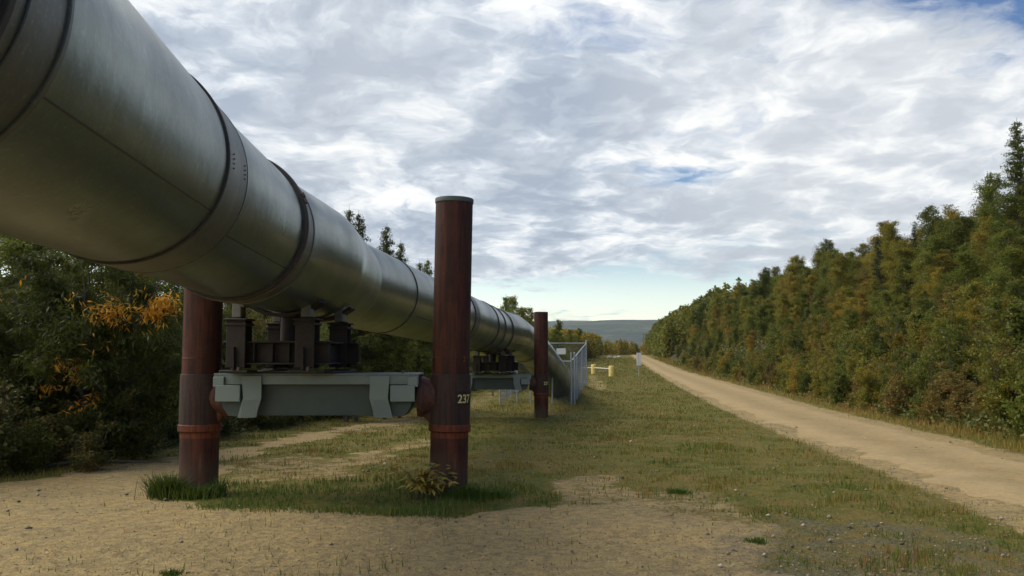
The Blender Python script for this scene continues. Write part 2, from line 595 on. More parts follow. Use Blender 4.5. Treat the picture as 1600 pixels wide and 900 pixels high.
def jacket_material(name, base, rough=.34, stain=.22):
    m, nt = new_mat(name)
    tcn = nt.n('ShaderNodeTexCoord').outputs['Object']
    ang = nt.n('ShaderNodeAttribute', {'attribute_name': 'ang'}).outputs['Fac']
    lon = nt.n('ShaderNodeAttribute', {'attribute_name': 'lon'}).outputs['Fac']
    v = nt.n('ShaderNodeCombineXYZ', None, X=nt.math('MULTIPLY', ang, 1.2), Y=nt.math('MULTIPLY', lon, 9.0), Z=0.0).outputs[0]
    streak = nt.noise(v, 1.6, 6, .65)
    v2 = nt.n('ShaderNodeCombineXYZ', None, X=nt.math('MULTIPLY', ang, 3.0), Y=nt.math('MULTIPLY', lon, 60.0), Z=0.0).outputs[0]
    brush = nt.noise(v2, 1.0, 3, .6)
    cloudy = nt.noise(tcn, 1.1, 5, .6)
    spang = nt.noise(tcn, 40, 3, .6)
    c = nt.mix(nt.math('MULTIPLY', nt.ramp(cloudy, [(.36, 0.0), (.64, 1.0)]), .6), base, tuple(k * .68 for k in base))
    c = nt.mix(nt.math('MULTIPLY', nt.ramp(streak, [(.50, 0.0), (.72, 1.0)]), stain), c, (.20, .175, .125))
    c = nt.mix(nt.math('MULTIPLY', nt.ramp(spang, [(.55, 0.0), (.75, 1.0)]), .25), c, (.42, .44, .42))
    r = nt.math('ADD', rough, nt.math('MULTIPLY', nt.math('SUBTRACT', cloudy, .5), .35))
    r = nt.math('ADD', r, nt.math('MULTIPLY', nt.math('SUBTRACT', brush, .5), .10), clamp=True)
    b = nt.n('ShaderNodeBsdfPrincipled', None, Base_Color=c, Roughness=r, Metallic=.75)
    h = nt.math('ADD', nt.math('MULTIPLY', cloudy, 1.0), nt.math('MULTIPLY', brush, .015))
    nt.link(bump(nt, h, .4, .035), b.inputs['Normal'])
    finish(nt, b.outputs[0])
    return m


def rust_material(name, a, bcol, streak=(.16, .05, .03), rough=.72):
    m, nt = new_mat(name)
    tcn = nt.n('ShaderNodeTexCoord').outputs['Object']
    mp = nt.n('ShaderNodeMapping', None, Vector=tcn)
    mp.inputs['Scale'].default_value = (9, 9, 0.6)
    st = nt.noise(mp.outputs[0], 1.4, 6, .65)
    bl = nt.noise(tcn, 3.0, 6, .65)
    fi = nt.noise(tcn, 60, 4, .7)
    c = nt.mix(nt.ramp(bl, [(.38, 0.0), (.62, 1.0)]), a, bcol)
    c = nt.mix(nt.math('MULTIPLY', nt.ramp(st, [(.46, 0.0), (.60, 1.0)]), .8), c, streak)
    st2 = nt.noise(mp.outputs[0], 3.1, 5, .7)
    c = nt.mix(nt.math('MULTIPLY', nt.ramp(st2, [(.42, 1.0), (.5, 0.0)]), .55), c, (.018, .012, .010))
    zz = nt.n('ShaderNodeSeparateXYZ', None, Vector=tcn).outputs[2]
    mud = nt.ramp(nt.math('ADD', zz, nt.math('MULTIPLY', nt.math('SUBTRACT', bl, .5), .5)), [(.10, 1.0), (.42, 0.0)])
    c = nt.mix(nt.math('MULTIPLY', mud, .45), c, (.15, .11, .07))
    c = nt.mix(nt.math('MULTIPLY', nt.ramp(fi, [(.35, 1.0), (.5, 0.0)]), .35), c, tuple(k * .45 for k in a))
    c = nt.mix(nt.math('MULTIPLY', nt.ramp(st, [(.66, 0.0), (.74, 1.0)]), .45), c, (.20, .14, .12))
    b = nt.n('ShaderNodeBsdfPrincipled', None, Base_Color=c, Roughness=rough)
    b.inputs['Specular IOR Level'].default_value = .35
    nt.link(bump(nt, nt.math('ADD', fi, bl), .35, .006), b.inputs['Normal'])
    finish(nt, b.outputs[0])
    return m


M_ground = ground_material()
M_road = road_material()
M_jacket = jacket_material('galvanised_jacket', (.175, .215, .195), .34)
M_band = jacket_material('weathered_band', (.15, .16, .145), .5, .6)
M_seam = simple('dark_seam', (.060, .052, .045), .7)
M_strap = simple('strap_steel', (.16, .13, .11), .5, .6)
M_rust = rust_material('rust_red_steel', (.038, .012, .007), (.064, .020, .010), (.12, .030, .013))
M_collar = rust_material('grey_brown_steel', (.042, .024, .018), (.055, .034, .027), (.07, .026, .016))
M_orange = rust_material('orange_primer_ring', (.17, .040, .014), (.10, .028, .014), (.20, .05, .016))
M_stub = rust_material('rusty_stub', (.12, .046, .033), (.085, .040, .032), (.16, .06, .035))
M_galv = simple('galvanised_beam', (.19, .23, .205), .5, .35, 6, .45, (.13, .155, .145), .05)
M_galvl = simple('galvanised_bracket', (.205, .25, .225), .5, .35, 9, .4, (.2, .23, .22), .05)
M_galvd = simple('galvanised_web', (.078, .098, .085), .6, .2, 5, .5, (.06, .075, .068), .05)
M_shoe = simple('dark_weathered_steel', (.030, .019, .012), .75, 0, 14, .6, (.012, .010, .008), .2)
M_clip = simple('pale_pad', (.17, .165, .14), .6, .3)
M_cap = simple('grey_green_cap', (.075, .10, .088), .7, 0, 20, .5)
M_black = simple('black_plate', (.012, .012, .012), .7)
M_yellowtxt = simple('yellow_stencil_paint', (.75, .62, .22), .7, 0, 60, .2)
M_orangetxt = simple('faded_orange_paint', (.28, .09, .02), .8, 0, 60, .4)
M_white = simple('white_sign_paint', (.78, .78, .76), .6, 0, 8, .12)
M_fence = simple('fence_zinc', (.40, .44, .47), .5, .3, 8, .3)
M_yellow = simple('yellow_barrier_paint', (.72, .56, .16), .6, 0, 6, .25, (.45, .33, .1))
M_bark = simple('grey_brown_bark', (.10, .085, .065), .9, 0, 14, .6, (.04, .033, .026))
M_birchbark = simple('pale_birch_bark', (.26, .23, .19), .9, 0, 10, .7, (.08, .07, .055))
M_rock = simple('pale_boulder', (.55, .53, .48), .9, 0, 5, .5, (.3, .28, .25), .3)

L_birch = leaf_mat('birch_leaves', [(0, (.075, .105, .018)), (.45, (.165, .185, .028)), (.72, (.26, .22, .03)), (.92, (.27, .19, .022)), (1, (.30, .17, .02))], .42, .6)
L_yellow = leaf_mat('yellowing_leaves', [(0, (.14, .15, .025)), (.4, (.26, .22, .03)), (.7, (.34, .24, .03)), (.75, (.22, .145, .022)), (1, (.30, .15, .022))], .42, .5)
L_brown = leaf_mat('russet_leaves', [(0, (.11, .11, .028)), (.4, (.19, .155, .038)), (.75, (.25, .155, .036)), (1, (.28, .12, .03))], .42, .4)
L_dark = leaf_mat('dark_green_leaves', [(0, (.062, .088, .014)), (.5, (.13, .155, .022)), (.85, (.19, .20, .03)), (1, (.16, .11, .02))])
L_willow = leaf_mat('willow_leaves', [(0, (.046, .060, .010)), (.5, (.095, .108, .017)), (.82, (.15, .155, .032)), (.95, (.24, .14, .02)), (1, (.34, .16, .02))], .42, .2)
L_gold = leaf_mat('golden_leaves', [(0, (.13, .12, .02)), (.3, (.36, .21, .025)), (.7, (.58, .27, .03)), (1, (.62, .20, .02))], .4, .1)
L_orange = leaf_mat('orange_leaves', [(0, (.20, .13, .02)), (.4, (.50, .19, .02)), (1, (.60, .14, .015))], .4, .1)
L_wgold = leaf_mat('willow_leaves_turning_gold', [(0, (.046, .060, .010)), (.45, (.095, .11, .017)), (.60, (.18, .17, .03)), (.68, (.60, .36, .04)), (1, (.78, .30, .03))], .42, 0)
L_spruce = leaf_mat('spruce_needles', [(0, (.013, .025, .012)), (.6, (.028, .045, .018)), (1, (.045, .06, .02))], .05, .1)
L_under = leaf_mat('undergrowth_leaves', [(0, (.05, .078, .018)), (.4, (.12, .13, .028)), (.7, (.21, .16, .04)), (1, (.26, .13, .035))], .25, 0)
L_grass = leaf_mat('grass_blades', [(0, (.075, .125, .022)), (.35, (.105, .14, .02)), (.6, (.18, .155, .022)), (.85, (.30, .21, .055)), (1, (.20, .085, .03))], .2, 0)

# ------------------------------------------------------------------ ground sheet
def axis(segs):
    out = [segs[0][0]]
    for a, b, st in segs:
        n = max(1, int(round((b - a) / st)))
        out += list(a + (b - a) * (np.arange(1, n + 1) / n))
    return np.array(out)


gx = axis([(-6000, -1500, 700), (-1500, -200, 130), (-200, -40, 14), (-40, -12, 2), (-12, -8, .4), (-8, 9, .13), (9, 16, .3), (16, 60, 1.0), (60, 200, 10), (200, 1500, 100), (1500, 6000, 700)])
gy = axis([(-60, 0, 10), (0, 4, .8), (4, 14, .12), (14, 22, .25), (22, 50, .5), (50, 120, 1.5), (120, 320, 5), (320, 1000, 40), (1000, 6300, 265)])
GX, GYY = np.meshgrid(gx, gy)
Sg, Gg, Lg = masks(GX, GYY)
GZZ = height(GX, GYY)
GZZ += (vnoise(GX, GYY, 2.3, 5, 4) - .5) * .05 * (GYY < 60) * (GYY > 0)
inroad = (GX > road_l(GYY) + .55) & (GX < road_r(GYY) - .55) & (GYY < 320)
GZZ = np.where(inroad, np.interp(GYY, GY, GZ) - .04, GZZ)
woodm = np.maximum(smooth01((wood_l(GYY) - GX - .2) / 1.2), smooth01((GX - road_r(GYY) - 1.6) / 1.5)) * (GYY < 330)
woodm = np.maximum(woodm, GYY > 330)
ny, nx = GX.shape
V = np.stack([GX, GYY, GZZ], -1).reshape(-1, 3)
ii = (np.arange(ny - 1)[:, None] * nx + np.arange(nx - 1)[None, :]).ravel()
Fq = np.stack([ii, ii + 1, ii + nx + 1, ii + nx], -1)
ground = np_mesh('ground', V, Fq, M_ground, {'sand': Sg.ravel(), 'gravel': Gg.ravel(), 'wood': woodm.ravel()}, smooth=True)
tag(ground, kind='structure')

# dirt road sheet with ragged edges
ys = np.concatenate([np.arange(1.5, 40, .18), np.arange(40, 120, .6), np.arange(120, 303, 2.5)])
us = np.linspace(0, 1, 13)
jl = (vnoise(ys, ys * 0, 1.4, 11, 4) - .5) * .7
jr = (vnoise(ys, ys * 0, 1.4, 12, 4) - .5) * .7
RX = (road_l(ys) + jl)[:, None] * (1 - us) + (road_r(ys) + jr)[:, None] * us
RY = np.repeat(ys[:, None], len(us), 1)
crown = np.sin(us * math.pi)[None, :] ** .5
RZ = np.interp(RY, GY, GZ) - .03 + .055 * crown + (vnoise(RX, RY, 1.2, 6, 3) - .5) * .02 - .012 * np.cos(us * 4 * math.pi)[None, :] * crown - .05 * (np.abs(us - .5) > .49)[None, :]
RV = np.stack([RX, RY, RZ], -1).reshape(-1, 3)
nn, nu = RX.shape
ii = (np.arange(nn - 1)[:, None] * nu + np.arange(nu - 1)[None, :]).ravel()
road = np_mesh('dirt_road', RV, np.stack([ii, ii + 1, ii + nu + 1, ii + nu], -1), M_road, {'across': np.repeat(us[None, :], nn, 0).ravel()}, smooth=True)
tag(road, kind='structure')


# far hills
def hill_mat():
    m, nt = new_mat('distant_wooded_hill')
    pos = geo_pos(nt)
    mp = nt.n('ShaderNodeMapping', None, Vector=pos)
    mp.inputs['Scale'].default_value = (.6, 1, 5)
    n = nt.noise(mp.outputs[0], .007, 7, .68)
    n2 = nt.noise(mp.outputs[0], .03, 5, .75)
    c = nt.ramp(n, [(.36, (.022, .045, .028)), (.48, (.05, .075, .04)), (.56, (.11, .115, .055)), (.68, (.20, .17, .08))])
    c = nt.mix(nt.math('MULTIPLY', nt.ramp(n2, [(.42, 1.0), (.56, 0.0)]), .7), c, (.012, .022, .014))
    b = nt.n('ShaderNodeBsdfPrincipled', None, Base_Color=c, Roughness=1.0)
    nt.link(bump(nt, nt.math('ADD', n, n2), 1.0, 30), b.inputs['Normal'])
    finish(nt, b.outputs[0])
    return m


M_hill = hill_mat()


def hill(name, y0, y1, x0, x1, prof, seed, base=-62):
    X, Y = np.meshgrid(np.linspace(x0, x1, 160), np.linspace(y0, y1, 60))
    t = (Y - y0) / (y1 - y0)
    ridge = prof(X)
    Z = base + (ridge - base) * np.sin(np.clip(t, 0, 1) * math.pi / 1.0) ** .8 * (1 + 0)
    Z += (vnoise(X, Y, .0012, seed, 5) - .5) * 24 * np.sin(t * math.pi)
    n_, m_ = X.shape
    i_ = (np.arange(n_ - 1)[:, None] * m_ + np.arange(m_ - 1)[None, :]).ravel()
    o = np_mesh(name, np.stack([X, Y, Z], -1).reshape(-1, 3), np.stack([i_, i_ + 1, i_ + m_ + 1, i_ + m_], -1), M_hill, smooth=True)
    return tag(o, kind='structure')


hill('hills', 3000, 5600, -3500, 4000, lambda X: 193 + 3 * np.sin(X / 300 + 1) - 13 * smooth01((470 - X) / 260), 3)
hill('hills', 5650, 6290, -4200, 4200, lambda X: 258 + 12 * np.exp(-((X - 420) / 240) ** 2) - 30 * smooth01((X - 700) / 500), 9)

# ------------------------------------------------------------------ pipeline
NODES = [Vector(p) for p in [(-2.093, .677, 2.913), (-2.687, 6.526, 2.953), (-2.74, 9.1, 2.885), (-2.565, 11.0, 2.845), (-2.755, 13.9, 2.855),
                             (-.696, 28.017, 2.525), (-.071, 30.577, 2.468), (.86, 36, 1.99), (1.72, 40.2, 1.12), (2.45, 43.6, .05), (3.2, 47.5, -1.6)]]
NODES.insert(0, NODES[0] + (NODES[0] - NODES[1]) * 1.2)
PR = .705


def on_pipe(y):
    for a, b in zip(NODES[:-1], NODES[1:]):
        if a.y <= y <= b.y:
            t = (y - a.y) / (b.y - a.y)
            return a.lerp(b, t), (b - a).normalized()
    a, b = NODES[-2], NODES[-1]
    return b.copy(), (b - a).normalized()


def pipe_tube(y0, y1, r, mat, name, parent, prof=None, n=128, thick_ends=False):
    """swept jacket between two stations; prof = list of (station, radius)"""
    if prof is None:
        st = [y0] + [v.y + e for v in NODES for e in (-.02, .02) if y0 + .03 < v.y < y1 - .03]
        st += list(np.arange(y0 + .5, y1, .5)) + [y1]
        prof = [(s, r) for s in sorted(set(st))]
    vs, ang, lon, fs = [], [], [], []
    for y, rr in prof:
        c, d = on_pipe(y)
        s = d.cross(Vector((0, 0, 1))).normalized()
        u = s.cross(d)
        for k in range(n):
            a = 2 * math.pi * k / n
            vs.append(c + rr * (math.cos(a) * s + math.sin(a) * u))
            ang.append(math.sin(a) + (math.cos(a) > 0) * 3)
            lon.append(y)
    for i in range(len(prof) - 1):
        for k in range(n):
            fs.append((i * n + k, i * n + (k + 1) % n, (i + 1) * n + (k + 1) % n, (i + 1) * n + k))
    o = np_mesh(name, np.array(vs), np.array(fs), mat, {'ang': np.array(ang), 'lon': np.array(lon)}, parent, smooth=True)
    o.data.set_sharp_from_angle(angle=math.radians(20))
    return o


def ring(y0, y1, r, name, mat, parent):
    e = .004
    return pipe_tube(y0, y1, r, mat, name, parent, prof=[(y0, PR - .01), (y0, r - e), (y0 + e, r), ((y0 + y1) / 2, r), (y1 - e, r), (y1, r - e), (y1, PR - .01)])


pipeline = thing('pipeline', (0, 0, 0), 0, 'huge grey galvanised pipeline running overhead from upper left down to the wire fence', 'pipeline')
stations = [-5, 2.75, 5.88, 8.62, 16.3, 22.0, 25.7, 29.0, 33.0, 49.0]
for i, (a, b) in enumerate(zip(stations[:-1], stations[1:])):
    pipe_tube(a, b, PR + (.008 if 8 < a < 16 else .0025 if i % 2 else 0), M_jacket, 'jacket_section', pipeline)


def lap_seam(y0, y1, deg, parent, w_=.009):
    a = math.radians(deg)
    st = sorted(set([y0, y1] + [v.y for v in NODES if y0 < v.y < y1] + list(np.linspace(y0, y1, 10))))
    vs, fs = [], []
    for y in st:
        c, d = on_pipe(y)
        s = d.cross(Vector((0, 0, 1))).normalized()
        u = s.cross(d)
        for da, rr in ((-w_ / PR / 2, PR + .001), (-w_ / PR / 2, PR + .007), (w_ / PR / 2, PR + .007), (w_ / PR / 2, PR + .001)):
            vs.append(c + rr * (math.cos(a + da) * s + math.sin(a + da) * u))
    for i in range(len(st) - 1):
        for k in range(3):
            fs.append((i * 4 + k, i * 4 + k + 1, i * 4 + k + 5, i * 4 + k + 4))
    MB().add(vs, fs).build('lap_seam', M_seam, parent)


# bands: wide grooved collar near the camera, flat bands with dark edges further on
ring(2.70, 3.16, PR + .010, 'band', M_band, pipeline)
ring(2.68, 2.72, PR + .020, 'band_lip', M_seam, pipeline)
ring(2.80, 2.83, PR + .020, 'band_lip', M_band, pipeline)
ring(3.10, 3.13, PR + .022, 'band_lip', M_band, pipeline)
ring(5.82, 6.45, PR + .014, 'band', M_band, pipeline)
ring(5.805, 5.83, PR + .020, 'band_lip', M_seam, pipeline)
ring(6.44, 6.455, PR + .017, 'band_lip', M_seam, pipeline)
ring(8.52, 9.02, PR + .012, 'band', M_band, pipeline)
ring(8.52, 8.545, PR + .030, 'strap', M_seam, pipeline)
ring(8.60, 8.63, PR + .040, 'strap', M_strap, pipeline)
ring(8.66, 8.68, PR + .028, 'strap', M_seam, pipeline)
ring(8.98, 9.03, PR + .020, 'band_lip', M_band, pipeline)
ring(16.2, 16.55, PR + .012, 'band', M_jacket, pipeline)
ring(16.18, 16.23, PR + .02, 'band_lip', M_seam, pipeline)
ring(21.9, 22.5, PR + .012, 'band', M_band, pipeline)
ring(21.86, 21.95, PR + .02, 'band_lip', M_seam, pipeline)
for y in (25.4, 26.7, 28.2):
    ring(y, y + .07, PR + .025, 'strap', M_seam, pipeline)
ring(33.0, 33.5, PR + .012, 'band', M_band, pipeline)
c_, d_ = on_pipe(8.62)
# buckle of the strap on the upper right of the pipe
s_ = d_.cross(Vector((0, 0, 1))).normalized(); u_ = s_.cross(d_)
for aa in (20, 25):
    a = math.radians(aa)
    nrm = math.cos(a) * s_ + math.sin(a) * u_
    rm = Matrix((d_, nrm.cross(d_), nrm)).transposed()
    MB().bbox(c_ + nrm * (PR + .045), (.07, .05, .03), .008, rm).build('strap_buckle', M_strap, pipeline)
lap_seam(3.16, 5.80, -30.5, pipeline)
lap_seam(5.85, 6.43, -7.5, pipeline, .012)
lap_seam(6.46, 8.5, -37.5, pipeline, .010)
lap_seam(14.3, 16.2, -36, pipeline, .012)
lap_seam(-2, 2.7, -31, pipeline)
lap_seam(16.6, 21.9, -34, pipeline, .012)
lap_seam(29.0, 33.0, -34, pipeline, .012)
# rivets on the second band
for k in range(4):
    for dy in (.12, .50):
        c, d = on_pipe(5.84 + dy)
        s = d.cross(Vector((0, 0, 1))).normalized(); u = s.cross(d)
        a = math.radians(-3 + k * 2.6)
        nrm = math.cos(a) * s + math.sin(a) * u
        MB().lathe([(.0001, .016), (.005, .014), (.008, 0)], 8, Matrix.Translation(c + nrm * (PR + .008)) @ rot_to(nrm).to_4x4()).build('rivet', M_clip, pipeline, 60)


def make_shoe(yc, beam_top, parent):
    """sliding steel saddle frame under the pipe"""
    c, d = on_pipe(yc)
    yaw = math.atan2(-d.x, d.y)
    sh = bpy.data.objects.new('pipe_shoe', None)
    COL.objects.link(sh)
    sh.location = (c.x - .11, yc, beam_top)
    sh.rotation_euler = (0, 0, yaw * .6 - .06)
    sh.parent = parent
    top = c.z - beam_top
    hs = math.sqrt(PR ** 2 - .40 ** 2)
    colh = top - hs - .09
    for yy in (-.55, .68):
        for xx in (-.42, .40):
            m = MB()
            m.bbox((xx, yy, .02), (.34, .30, .035), .008)                      # foot plate
            m.bbox((xx, yy - .09, .04 + (colh - .12) / 2), (.23, .02, colh - .16))          # H column
            m.bbox((xx, yy + .09, .04 + (colh - .12) / 2), (.23, .02, colh - .16))
            m.bbox((xx, yy, .04 + (colh - .12) / 2), (.02, .16, colh - .16))
            m.bbox((xx, yy, colh - .115), (.28, .26, .022))
            m.bbox((xx, yy, colh - .17), (.26, .24, .03))
            m.prism([(xx - .012, .04), (xx + .012, .04), (xx + .006, .30), (xx - .006, .30)], yy - .16, yy - .10)
            m.build('shoe_column', M_shoe, sh)
            k = MB()
            sg = -1 if xx < 0 else 1
            rm = Matrix.Rotation(-sg * math.radians(34), 3, 'Y')
            k.bbox((xx, yy - .02, colh + .01), (.11, .15, .21), .01)
            k.bbox((xx + .0, yy, colh + .095), (.22, .22, .03), .008, rm)
            k.build('pipe_pad', M_clip, sh)
    for yy in (-.50, .68):
        m = MB()
        m.bbox((.03, yy, .36), (1.25, .20, .022)); m.bbox((.03, yy, .11), (1.25, .20, .022)); m.bbox((.03, yy, .235), (1.25, .022, .23))
        for q in (-.22, .0, .2):
            m.bbox((q, yy - .06, .235), (.014, .08, .225))
        m.build('cross_beam', M_shoe, sh)
    for xx in (-.42, .40):
        m = MB()
        m.bbox((xx, .07, .36), (.18, .96, .02)); m.bbox((xx, .07, .11), (.18, .96, .02)); m.bbox((xx, .07, .235), (.02, .96, .23))
        m.build('side_beam', M_shoe, sh)
    b = MB()
    b.tube([(-.12, .25, .38), (-.10, .27, colh + .1)], [.11, .13], 16)
    b.build('damper', M_shoe, sh, 40)
    b = MB()
    for yy in (-.50, .70):
        vs_, fs_ = [], []
        for i in range(17):
            a = math.radians(-128 + 76 * i / 16)
            for rr_ in (PR + .012, PR + .05):
                for y_ in (yy - .11, yy + .11):
                    vs_.append((rr_ * math.cos(a) + .10, y_, top + rr_ * math.sin(a)))
        for i in range(16):
            j = i * 4
            fs_ += [(j, j + 4, j + 5, j + 1), (j + 2, j + 3, j + 7, j + 6), (j, j + 2, j + 6, j + 4), (j + 1, j + 5, j + 7, j + 3)]
        fs_ += [(0, 1, 3, 2), (64, 66, 67, 65)]
        MB().add(vs_, fs_).build('saddle_strap', M_shoe, sh, 40)
    b.bbox((0, .07, .008), (1.30, .9, .018), .004)
    b.build('slide_plate', M_shoe, sh)
    for xx in (-.42, .40):
        for yy in (-.72,):
            MB().tube([(xx + .06, yy + .03, .03), (xx + .06, yy + .03, .075)], .018, 6).build('bolt', M_strap, sh)
    return sh


BEAM_TOP1, BEAM_TOP2 = 1.44, 1.14
make_shoe(10.85, BEAM_TOP1 + .004, pipeline)
make_shoe(28.95, 1.15, pipeline)


# ------------------------------------------------------------------ pipe supports (two posts and a beam each)
def curved_text(txt, size, r, ang0, z, mat, name, parent, thick=.002, gap=1.0):
    cu = bpy.data.curves.new(name, 'FONT')
    cu.body = txt
    cu.size = size
    cu.space_character = gap
    cu.offset = size * .018
    tmp = bpy.data.objects.new(name, cu)
    COL.objects.link(tmp)
    dg = bpy.context.evaluated_depsgraph_get()
    me0 = tmp.evaluated_get(dg).to_mesh()
    me = bpy.data.meshes.new(name)
    vs = [v.co.copy() for v in me0.vertices]
    fs = [tuple(p.vertices) for p in me0.polygons]
    out = []
    for v in vs:
        a = ang0 + v.x / r
        out.append((r * math.sin(a), -r * math.cos(a), z + v.y))
    bpy.data.objects.remove(tmp)
    me.from_pydata(out, [], fs)
    me.materials.append(mat)
    o = bpy.data.objects.new(name, me)
    COL.objects.link(o)
    o.parent = parent
    return o


def patch(r, a0, a1, z0, z1, mat, name, parent):
    m = MB()
    n = 12
    vs = []
    for i in range(n + 1):
        a = a0 + (a1 - a0) * i / n
        for z in (z0, z1):
            vs.append((r * math.sin(a), -r * math.cos(a), z))
    m.add(vs, [(2 * i, 2 * i + 2, 2 * i + 3, 2 * i + 1) for i in range(n)])
    return m.build(name, mat, parent, 60)


def make_post(parent, x, y, zb, ztop, zbeam, inward, lean, text=None, tang=0.0, cap=True):
    """rust-red steel pile; inward = +1/-1 side on which the beam sits"""
    r = .228
    p = bpy.data.objects.new('steel_post', None)
    COL.objects.link(p)
    p.location = (x, y, 0)
    p.rotation_euler = (0, lean, 0)
    p.parent = parent
    b = MB()
    b.lathe([(r, zb - .4), (r, zbeam - .66)], 64)
    b.lathe([(r, zbeam + .16), (r, ztop - .03), (r - .01, ztop - .025), (.001, ztop - .02)], 64)
    b.build('shaft', M_rust, p, 30)
    cl = MB()
    rc = r + .016
    cl.lathe([(r - .01, zbeam - .012), (r + .003, zbeam - .012), (rc - .003, zbeam - .016), (rc, zbeam - .03), (rc, zbeam - .62), (r - .01, zbeam - .62)], 64)
    cl.build('collar', M_collar, p, 30)
    u = MB()
    u.lathe([(r + .001, zbeam - .012), (r + .002, zbeam + .17)], 64)
    u.lathe([(r + .002, zbeam + .168), (r + .007, zbeam + .175), (r + .002, zbeam + .182)], 64)
    u.build('upper_sleeve', M_rust, p, 30)
    o = MB()
    o.lathe([(r - .01, zbeam - .612), (rc + .004, zbeam - .612), (rc + .012, zbeam - .622), (rc + .012, zbeam - .690), (rc + .002, zbeam - .700), (r - .01, zbeam - .700)], 64)
    o.lathe([(r + .001, zbeam - .703), (r + .003, zbeam - .705), (r + .003, zbeam - .77), (r, zbeam - .775)], 64)
    o.build('orange_ring', M_orange, p, 30)
    if cap:
        c = MB()
        c.lathe([(r - .02, ztop - .055), (r + .008, ztop - .055), (r + .010, ztop - .008), (r + .004, ztop), (r - .03, ztop + .004), (.001, ztop + .006)], 64)
        c.build('cap', M_cap, p, 40)
    # tapering stub that carries the beam
    st = MB()
    M = Matrix.Translation((0, 0, zbeam - .29)) @ Matrix.Rotation(inward * math.pi / 2, 4, 'Y')
    st.lathe([(.17, .12), (.20, .235), (.225, .275), (.245, .33), (.245, .37), (.235, .385), (.001, .386)], 48, M)
    st.build('beam_stub', M_stub, p, 30)
    g = MB()
    g.tube([(inward * .20, -.02, zbeam - .58), (inward * .27, -.02, zbeam - .45)], [.05, .09], 12)
    g.build('gusset', M_stub, p, 40)
    if text:
        patch(rc + .0025, tang - .06, tang + 1.1, zbeam - .375, zbeam - .215, M_black, 'number_plate', p)
        curved_text(text, .14, rc + .005, tang, zbeam - .350, M_yellowtxt, 'stencilled_number', p, gap=.95)
        curved_text('2', .08, r + .006, tang + .32, zbeam + .145, M_orangetxt, 'chalk_mark', p)
    return p


def make_beam(parent, x0, x1, yc, zt):
    """galvanised channel beam with end brackets; x0/x1 flange ends"""
    L, xc = x1 - x0, (x0 + x1) / 2
    b = MB()
    b.bbox((xc, yc, zt - .012), (L, .60, .024), .004)
    for sg in (-1, 1):
        b.bbox((xc, yc + sg * .292, zt - .078), (L, .016, .108), .004)
    b.build('top_flange', M_galv, parent)
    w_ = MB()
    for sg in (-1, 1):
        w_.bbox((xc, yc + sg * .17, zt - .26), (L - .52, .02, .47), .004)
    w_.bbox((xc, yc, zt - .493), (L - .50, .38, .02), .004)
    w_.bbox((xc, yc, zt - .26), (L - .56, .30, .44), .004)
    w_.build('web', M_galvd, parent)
    for sg, xe in ((1, x1), (-1, x0)):
        xi = xe - sg * .47
        for ys in (-1, 1):
            k = MB()
            yy = yc + ys * .318
            poly = [(xi - sg * .10, zt - .03), (xi + sg * .13, zt - .03), (xi + sg * .11, zt - .29), (xi + sg * .17, zt - .52), (xi - sg * .04, zt - .515), (xi - sg * .105, zt - .29)]
            if sg < 0: poly = poly[::-1]
            k.prism(poly, yy - .014, yy + .014)
            for q in range(9):                                   # pressed ribs
                xx = xi - sg * .07 + sg * q * .022
                k.prism([(xx - .003, zt - .31), (xx + .003, zt - .31), (xx + sg * .02 + .003, zt - .51), (xx + sg * .02 - .003, zt - .51)], yy - .019, yy + .019)
            k.build('saddle_plate', M_galvl, parent)
            e = MB()
            e.bbox((xe - sg * .185, yc + ys * .335, zt - .235), (.29, .04, .195), .006)
            e.build('clamp_box', M_galvl, parent)
            l = MB()
            l.bbox((xe - sg * .07, yc + ys * .322, zt - .10), (.13, .04, .12), .006)
            l.build('corner_clip', M_galvl, parent)
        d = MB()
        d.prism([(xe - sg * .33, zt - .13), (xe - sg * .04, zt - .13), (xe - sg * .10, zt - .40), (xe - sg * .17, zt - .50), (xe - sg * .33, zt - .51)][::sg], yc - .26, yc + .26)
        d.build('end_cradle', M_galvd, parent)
        for q in (-1, 1):
            MB().tube([(xe - sg * .20, yc + q * .20, zt), (xe - sg * .20, yc + q * .20, zt + .035)], .02, 6).build('bolt', M_strap, parent)


s1 = thing('pipe_support', (-2.25, 10.85, .07), 0, 'nearest rust-red H-shaped pipe support with the number 237 on its right post', 'pipe support', 'steel supports under the pipeline')
q = Vector((2.25, -10.85, -.07))
o1 = bpy.data.objects.new('tmp', None)
bpy.data.objects.remove(o1)


def local(root, wx, wy):
    return wx - root.location.x, wy - root.location.y


lx, ly = local(s1, -3.77, 10.85)
make_post(s1, lx, ly, 0, 3.80 - .07, BEAM_TOP1 - .07, 1, math.radians(.0), None)
lx, ly = local(s1, -.765, 10.85)
make_post(s1, lx, ly, 0, 3.575 - .07, BEAM_TOP1 - .07, -1, math.radians(.9), '237', .42)
make_beam(s1, -3.52 + 2.25, -1.10 + 2.25, 0, BEAM_TOP1 - .07)

s2 = thing('pipe_support', (-.57, 29.1, -.27), 0, 'second rust-red H-shaped pipe support farther along, beside the wire fence', 'pipe support', 'steel supports under the pipeline')
lx, ly = local(s2, -2.1, 29.1)
make_post(s2, lx, ly, 0, 3.45, BEAM_TOP2 + .27, 1, 0, None)
lx, ly = local(s2, .95, 29.1)
make_post(s2, lx, ly, 0, 3.45, BEAM_TOP2 + .27, -1, 0, '237', .30, cap=False)
make_beam(s2, -1.85 + .57, .62 + .57, 0, BEAM_TOP2 + .27)

